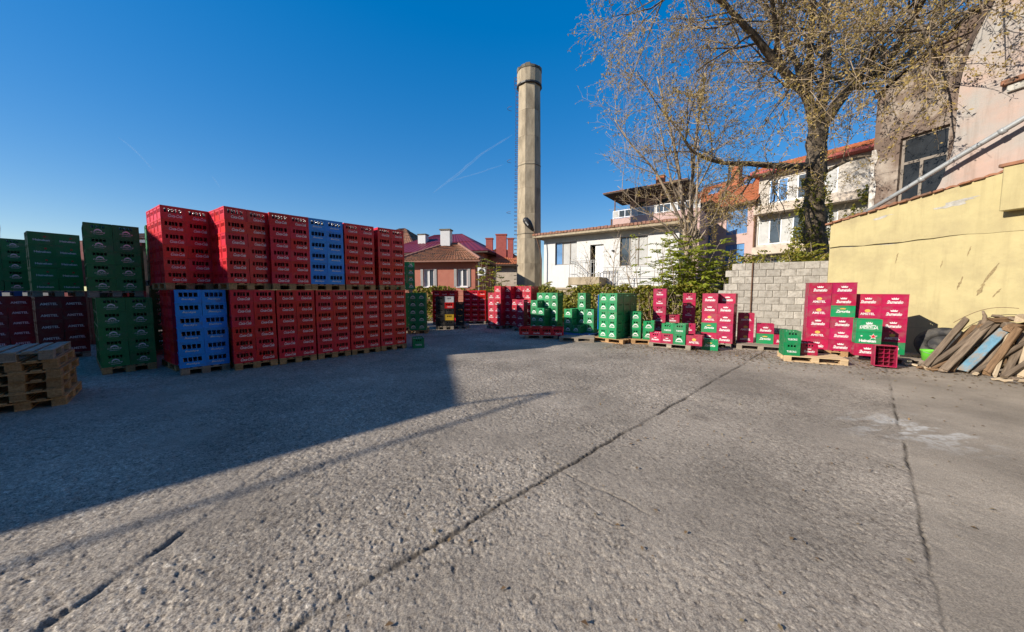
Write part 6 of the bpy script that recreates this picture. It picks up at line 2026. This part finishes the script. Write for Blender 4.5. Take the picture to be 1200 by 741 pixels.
# foot and head of each leaning board: (s along wall, distance out, z)
L_ = [
    ((3.61, 2.73, .06), (3.32, .55, 1.06), 0.111, 0.104, .2, 'timber', 'thick weathered beam leaning over the tyre'),
    ((3.62, 2.60, .05), (3.79, .75, 1.04), 0.096, 0.076, .1, 'timber', 'long grey beam crossing over the leaning planks'),
    ((3.92, 2.81, .05), (3.74, .60, 1.08), 0.126, 0.057, .25, 'timber', 'broad weathered plank in the middle of the timber pile'),
    ((3.78, 2.30, .05), (3.84, .70, .97), 0.074, 0.076, .4, 'timber', 'slim grey beam beside the broad middle plank'),
    ((4.02, 2.36, .05), (3.99, .80, .90), 0.163, 0.048, .25, 'timber_blue', 'plank with flaking blue paint in the timber pile'),
    ((4.30, 2.25, .05), (4.20, .90, .92), 0.111, 0.095, .1, 'timber_brown', 'brown beam leaning right of the blue painted plank'),
    ((4.62, 2.0, .05), (4.30, .70, .78), 0.104, 0.057, .3, 'timber_pale', 'pale plank leaning at the right of the brown beam'),
    ((4.75, 1.7, .05), (4.44, .9, .66), 0.089, 0.057, .1, 'timber', 'short grey beam at the street end of the timber pile'),
    ((3.51, 2.13, .05), (3.42, .4, .92), 0.118, 0.048, -.2, 'timber_brown', 'brown plank at the back of the leaning boards'),
    ((3.76, 1.95, .05), (3.55, .45, 1.0), 0.126, 0.057, .2, 'timber', 'grey plank propped behind the slim beam'),
    ((4.10, 2.05, .05), (3.97, .5, .93), 0.118, 0.048, .2, 'timber', 'grey plank half hidden behind the blue board'),
    ((3.60, 2.35, .05), (3.58, .6, .80), 0.089, 0.048, .3, 'timber_brown', 'brown split plank between the two grey beams'),
    ((4.45, 2.0, .05), (4.2, .55, .85), 0.111, 0.057, .2, 'timber', 'wide grey plank beneath the short offcuts'),
    ((4.9, 2.1, .05), (4.7, .7, .8), 0.111, 0.057, .2, 'timber_brown', 'brown plank near the end of the timber pile'),
    ((3.48, 2.45, .04), (3.70, .62, .70), .07, .045, .5, 'timber_pale', 'thin pale lath lying across the leaning beams'),
    ((3.95, 2.55, .04), (3.60, .70, .86), .06, .05, .2, 'timber_brown', 'thin brown batten slanting behind the broad middle plank'),
    ((4.20, 2.45, .04), (4.36, .80, .74), .075, .05, .3, 'timber', 'thin grey batten crossing behind the brown beam'),
    ((4.42, 2.30, .04), (4.05, .85, .80), .06, .04, .6, 'timber_pale', 'split pale batten between the blue board and the brown beam'),
    ((4.55, 2.35, .04), (4.62, .85, .62), .09, .06, .1, 'timber', 'stout grey batten near the street end'),
    ((3.70, 2.65, .04), (3.95, .95, .62), .06, .05, .4, 'timber_brown', 'thin dark batten low under the crossing beam'),
    ((5.1, 2.2, .05), (5.0, .8, .7), 0.111, 0.057, .2, 'timber_pale', 'last pale plank of the timber pile'),
]
for p, q, w, t, r, m, lb in L_:
    plank(wpt(*p), wpt(*q), w, t, r, lb, m)
# short offcuts and logs heaped on top, rows at the right
k_ = 0
SH = ['square offcut', 'split log', 'short brown billet', 'pale sawn block', 'grey stub of beam']
NB = ['by the tyre', 'behind the broad middle plank', 'behind the slim beam', 'behind the blue board', 'behind the brown beam', 'past the brown beam', 'above the pale plank', 'at the street end', 'last of all']
PL = ['on top of the timber pile', 'at the wall side of the timber pile', 'in the heap of offcuts', 'on the heap behind the brown beam', 'near the street end of the offcut heap']
for lay, (z, n, s0, out) in enumerate(((.14, 9, 3.55, .85), (.34, 9, 3.6, .78), (.54, 8, 3.66, .70), (.74, 8, 3.70, .62), (.94, 8, 3.74, .55), (1.13, 7, 3.80, .50))):
    for i in range(n):
        s = s0 + i * .20 + trnd.uniform(-.05, .05)
        c = wpt(s, out + trnd.uniform(-.12, .12), z + trnd.uniform(-.03, .03))
        d = (Vector((YN.x, YN.y, 0)) * trnd.uniform(.5, 1) + Vector((YD.x, YD.y, 0)) * trnd.uniform(-.9, .9) + Vector((0, 0, trnd.uniform(-.12, .12)))).normalized() * trnd.uniform(.18, .34)
        w = trnd.uniform(.10, .19)
        plank(c - d, c + d, w, w * trnd.uniform(.45, .95), trnd.uniform(-.6, .6), f"{SH[i % 5]} in the {ORD[lay] if lay < 5 else 'top'} layer of the offcut heap, {NB[i]}",
              ['timber', 'timber_brown', 'timber_pale', 'timber', 'timber_brown'][(i + lay) % 5])
        k_ += 1
# low rubble of offcuts at the foot
for i in range(16):
    c = wpt(3.3 + i * .11 + trnd.uniform(-.05, .05), 2.3 + trnd.uniform(-.4, .45), .045)
    d = Vector((trnd.uniform(-1, 1), trnd.uniform(-1, 1), 0)).normalized() * trnd.uniform(.07, .16)
    plank(c - d, c + d, trnd.uniform(.05, .1), trnd.uniform(.03, .06), trnd.uniform(-.4, .4), 'small wood scrap lying at the foot of the timber pile', ['timber_pale', 'timber', 'timber_brown'][i % 3])['group'] = 'wood scraps at the foot of the pile'

# curved root sticking up and thin rods over the heap
b_ = MB()
c_ = wpt(3.66, .75, .88)
b_.tube([c_, c_ + Vector((0.02, 0, .14)), c_ + Vector((0, -.01, .28)), c_ + Vector((-.07, -.02, .40))], [.05, .045, .035, .02], 7)
tag(b_.build('root_stub', M['timber'], smooth=True), 'curved stub of root sticking up out of the timber pile', 'root')
b_ = MB()
a_, d_ = wpt(3.1, .5, .95), wpt(4.0, .35, 1.35)
b_.tube([a_.lerp(d_, t) + Vector((0, 0, .16 * math.sin(math.pi * t))) for t in np.linspace(0, 1, 10)], .006, 5)
tag(b_.build('wire_rod', M['rust']), 'thin curved iron rod arching over the timber pile', 'rod')

# ------------------------------------------------------------------ tyre and bucket
def tyre():
    c = wpt(3.0, .66, .40)
    o = thing('tyre', 'old black car tyre leaning on the yellow wall behind the timber', 'tyre', (c.x, c.y, 0.40), 0)
    b = MB()
    prof = [(.24, -.10), (.33, -.125), (.435, -.11), (.45, -.07), (.45, .07), (.435, .11), (.33, .125), (.24, .10), (.23, 0)]
    N = 40; n = len(prof)
    for i in range(N):
        a = 2 * math.pi * i / N
        for r, z in prof: b.v.append((r * math.cos(a), z, r * math.sin(a)))
    for i in range(N):
        for k in range(n):
            i2, k2 = (i + 1) % N, (k + 1) % n
            b.f.append((i * n + k, i2 * n + k, i2 * n + k2, i * n + k2)); b.m.append(0)
    t = b.build('carcass', M['rubber'], o, smooth=True)
    tr = MB()
    for i in range(60):
        a = 2 * math.pi * i / 60
        for y0, y1, sh in ((-.075, -.03, 0), (-.02, .02, .5), (.03, .075, 0)):
            a0 = a + sh * .05; a1 = a0 + .07
            pts = [(.447, y0, a0), (.447, y1, a0), (.447, y1, a1), (.447, y0, a1), (.46, y0, a0), (.46, y1, a0), (.46, y1, a1), (.46, y0, a1)]
            n0 = len(tr.v); tr.v += [(r * math.cos(q), yy, r * math.sin(q)) for r, yy, q in pts]
            for f in ((0, 1, 2, 3), (4, 7, 6, 5), (0, 4, 5, 1), (1, 5, 6, 2), (2, 6, 7, 3), (3, 7, 4, 0)):
                tr.f.append(tuple(n0 + k for k in f)); tr.m.append(0)
    tr.build('tread', M['rubber'], o, kind='stuff')
    o.rotation_euler = (R(-38), 0, ang(YD) + R(8))
    dk = MB(); dk.lathe([(.235, -.012), (.235, .012)], 24); dd_ = dk.build('hole_shade_sheet', M['rubber'], o); dd_.rotation_euler = (R(90), 0, 0)  # dark sheet added in the tyre's hole to stand for its shaded inside
tyre()
def bucket():
    c = wpt(3.09, 1.36, 0)
    o = thing('bucket', 'bright green plastic bucket between the crates and the timber pile', 'bucket', (c.x, c.y, .005), 0)
    b = MB(); b.lathe([(.11, 0), (.145, .26), (.155, .27), (.155, .29), (.14, .29), (.105, .02)], 20); b.build('pail', M['lime'], o, smooth=True)
    h = MB(); h.tube([(.15 * math.cos(t), .02 + .0 * t, .27 + .05 * math.sin(t) * 0 + .0) if False else (.152 * math.cos(t), -.15 * math.sin(t), .25 - .05 * math.sin(t)) for t in np.linspace(0, math.pi, 12)], .005, 5)
    h.build('handle', M['steel'], o)
bucket()

# ------------------------------------------------------------------ vapour trails high in the sky
def trail_mat():
    m, t, b, new, L = nodes_of('thin_vapour')
    tc = new('ShaderNodeTexCoord'); nz = new('ShaderNodeTexNoise'); nz.inputs['Scale'].default_value = 0.004; nz.inputs['Detail'].default_value = 5
    L(tc.outputs['Object'], nz.inputs['Vector'])
    lw = new('ShaderNodeLayerWeight'); lw.inputs[0].default_value = 0.5
    inv = new('ShaderNodeMath'); inv.operation = 'SUBTRACT'; inv.inputs[0].default_value = 1.0; L(lw.outputs['Facing'], inv.inputs[1])
    mu = new('ShaderNodeMath'); mu.operation = 'MULTIPLY'; L(inv.outputs[0], mu.inputs[0]); L(nz.outputs[0], mu.inputs[1])
    m3 = new('ShaderNodeMath'); m3.operation = 'MULTIPLY'; L(mu.outputs[0], m3.inputs[0]); m3.inputs[1].default_value = 0.11
    tr = new('ShaderNodeBsdfTransparent'); mx = new('ShaderNodeMixShader')
    b.inputs['Base Color'].default_value = (.9, .9, .9, 1); b.inputs['Roughness'].default_value = 1
    L(m3.outputs[0], mx.inputs[0]); L(tr.outputs[0], mx.inputs[1]); L(b.outputs[0], mx.inputs[2]); L(mx.outputs[0], t.nodes['Material Output'].inputs[0])
    return m
M['vapour'] = trail_mat()
for i, (pp_, r, lb) in enumerate([([(-1348, 6000, 1682), (-949, 6000, 1975), (-509, 6000, 2335), (0, 6000, 2643)], 22, 'long thin vapour trail in the sky left of the chimney'),
                                  ([(-1096, 6000, 1868), (-584, 6000, 2010), (-146, 6000, 2151)], 12, 'short bright vapour trail just beneath the long one'),
                                  ([(-6689, 6000, 2615), (-6391, 6000, 2363), (-6125, 6000, 2052)], 16, 'faint vapour trail in the sky over the red stacks'),
                                  ([(-5138, 6000, 1967), (-5005, 6000, 1768)], 12, 'tiny vapour streak above the tall red stack')]):
    b = MB(); P = [Vector(q) for q in pp_]; n = 18; pts = []
    for k in range(n):
        t = k / (n - 1) * (len(P) - 1); j = min(int(t), len(P) - 2)
        pts.append(P[j].lerp(P[j + 1], t - j) + rvec(trnd) * r * 0.25)
    b.tube(pts, [r * (0.15 + 0.85 * math.sin(math.pi * (0.06 + .88 * k / (n - 1)))) * trnd.uniform(.75, 1.2) for k in range(n)], 10)
    o = b.build('vapour_trail', M['vapour'], smooth=True)
    tag(o, lb, 'vapour trail')
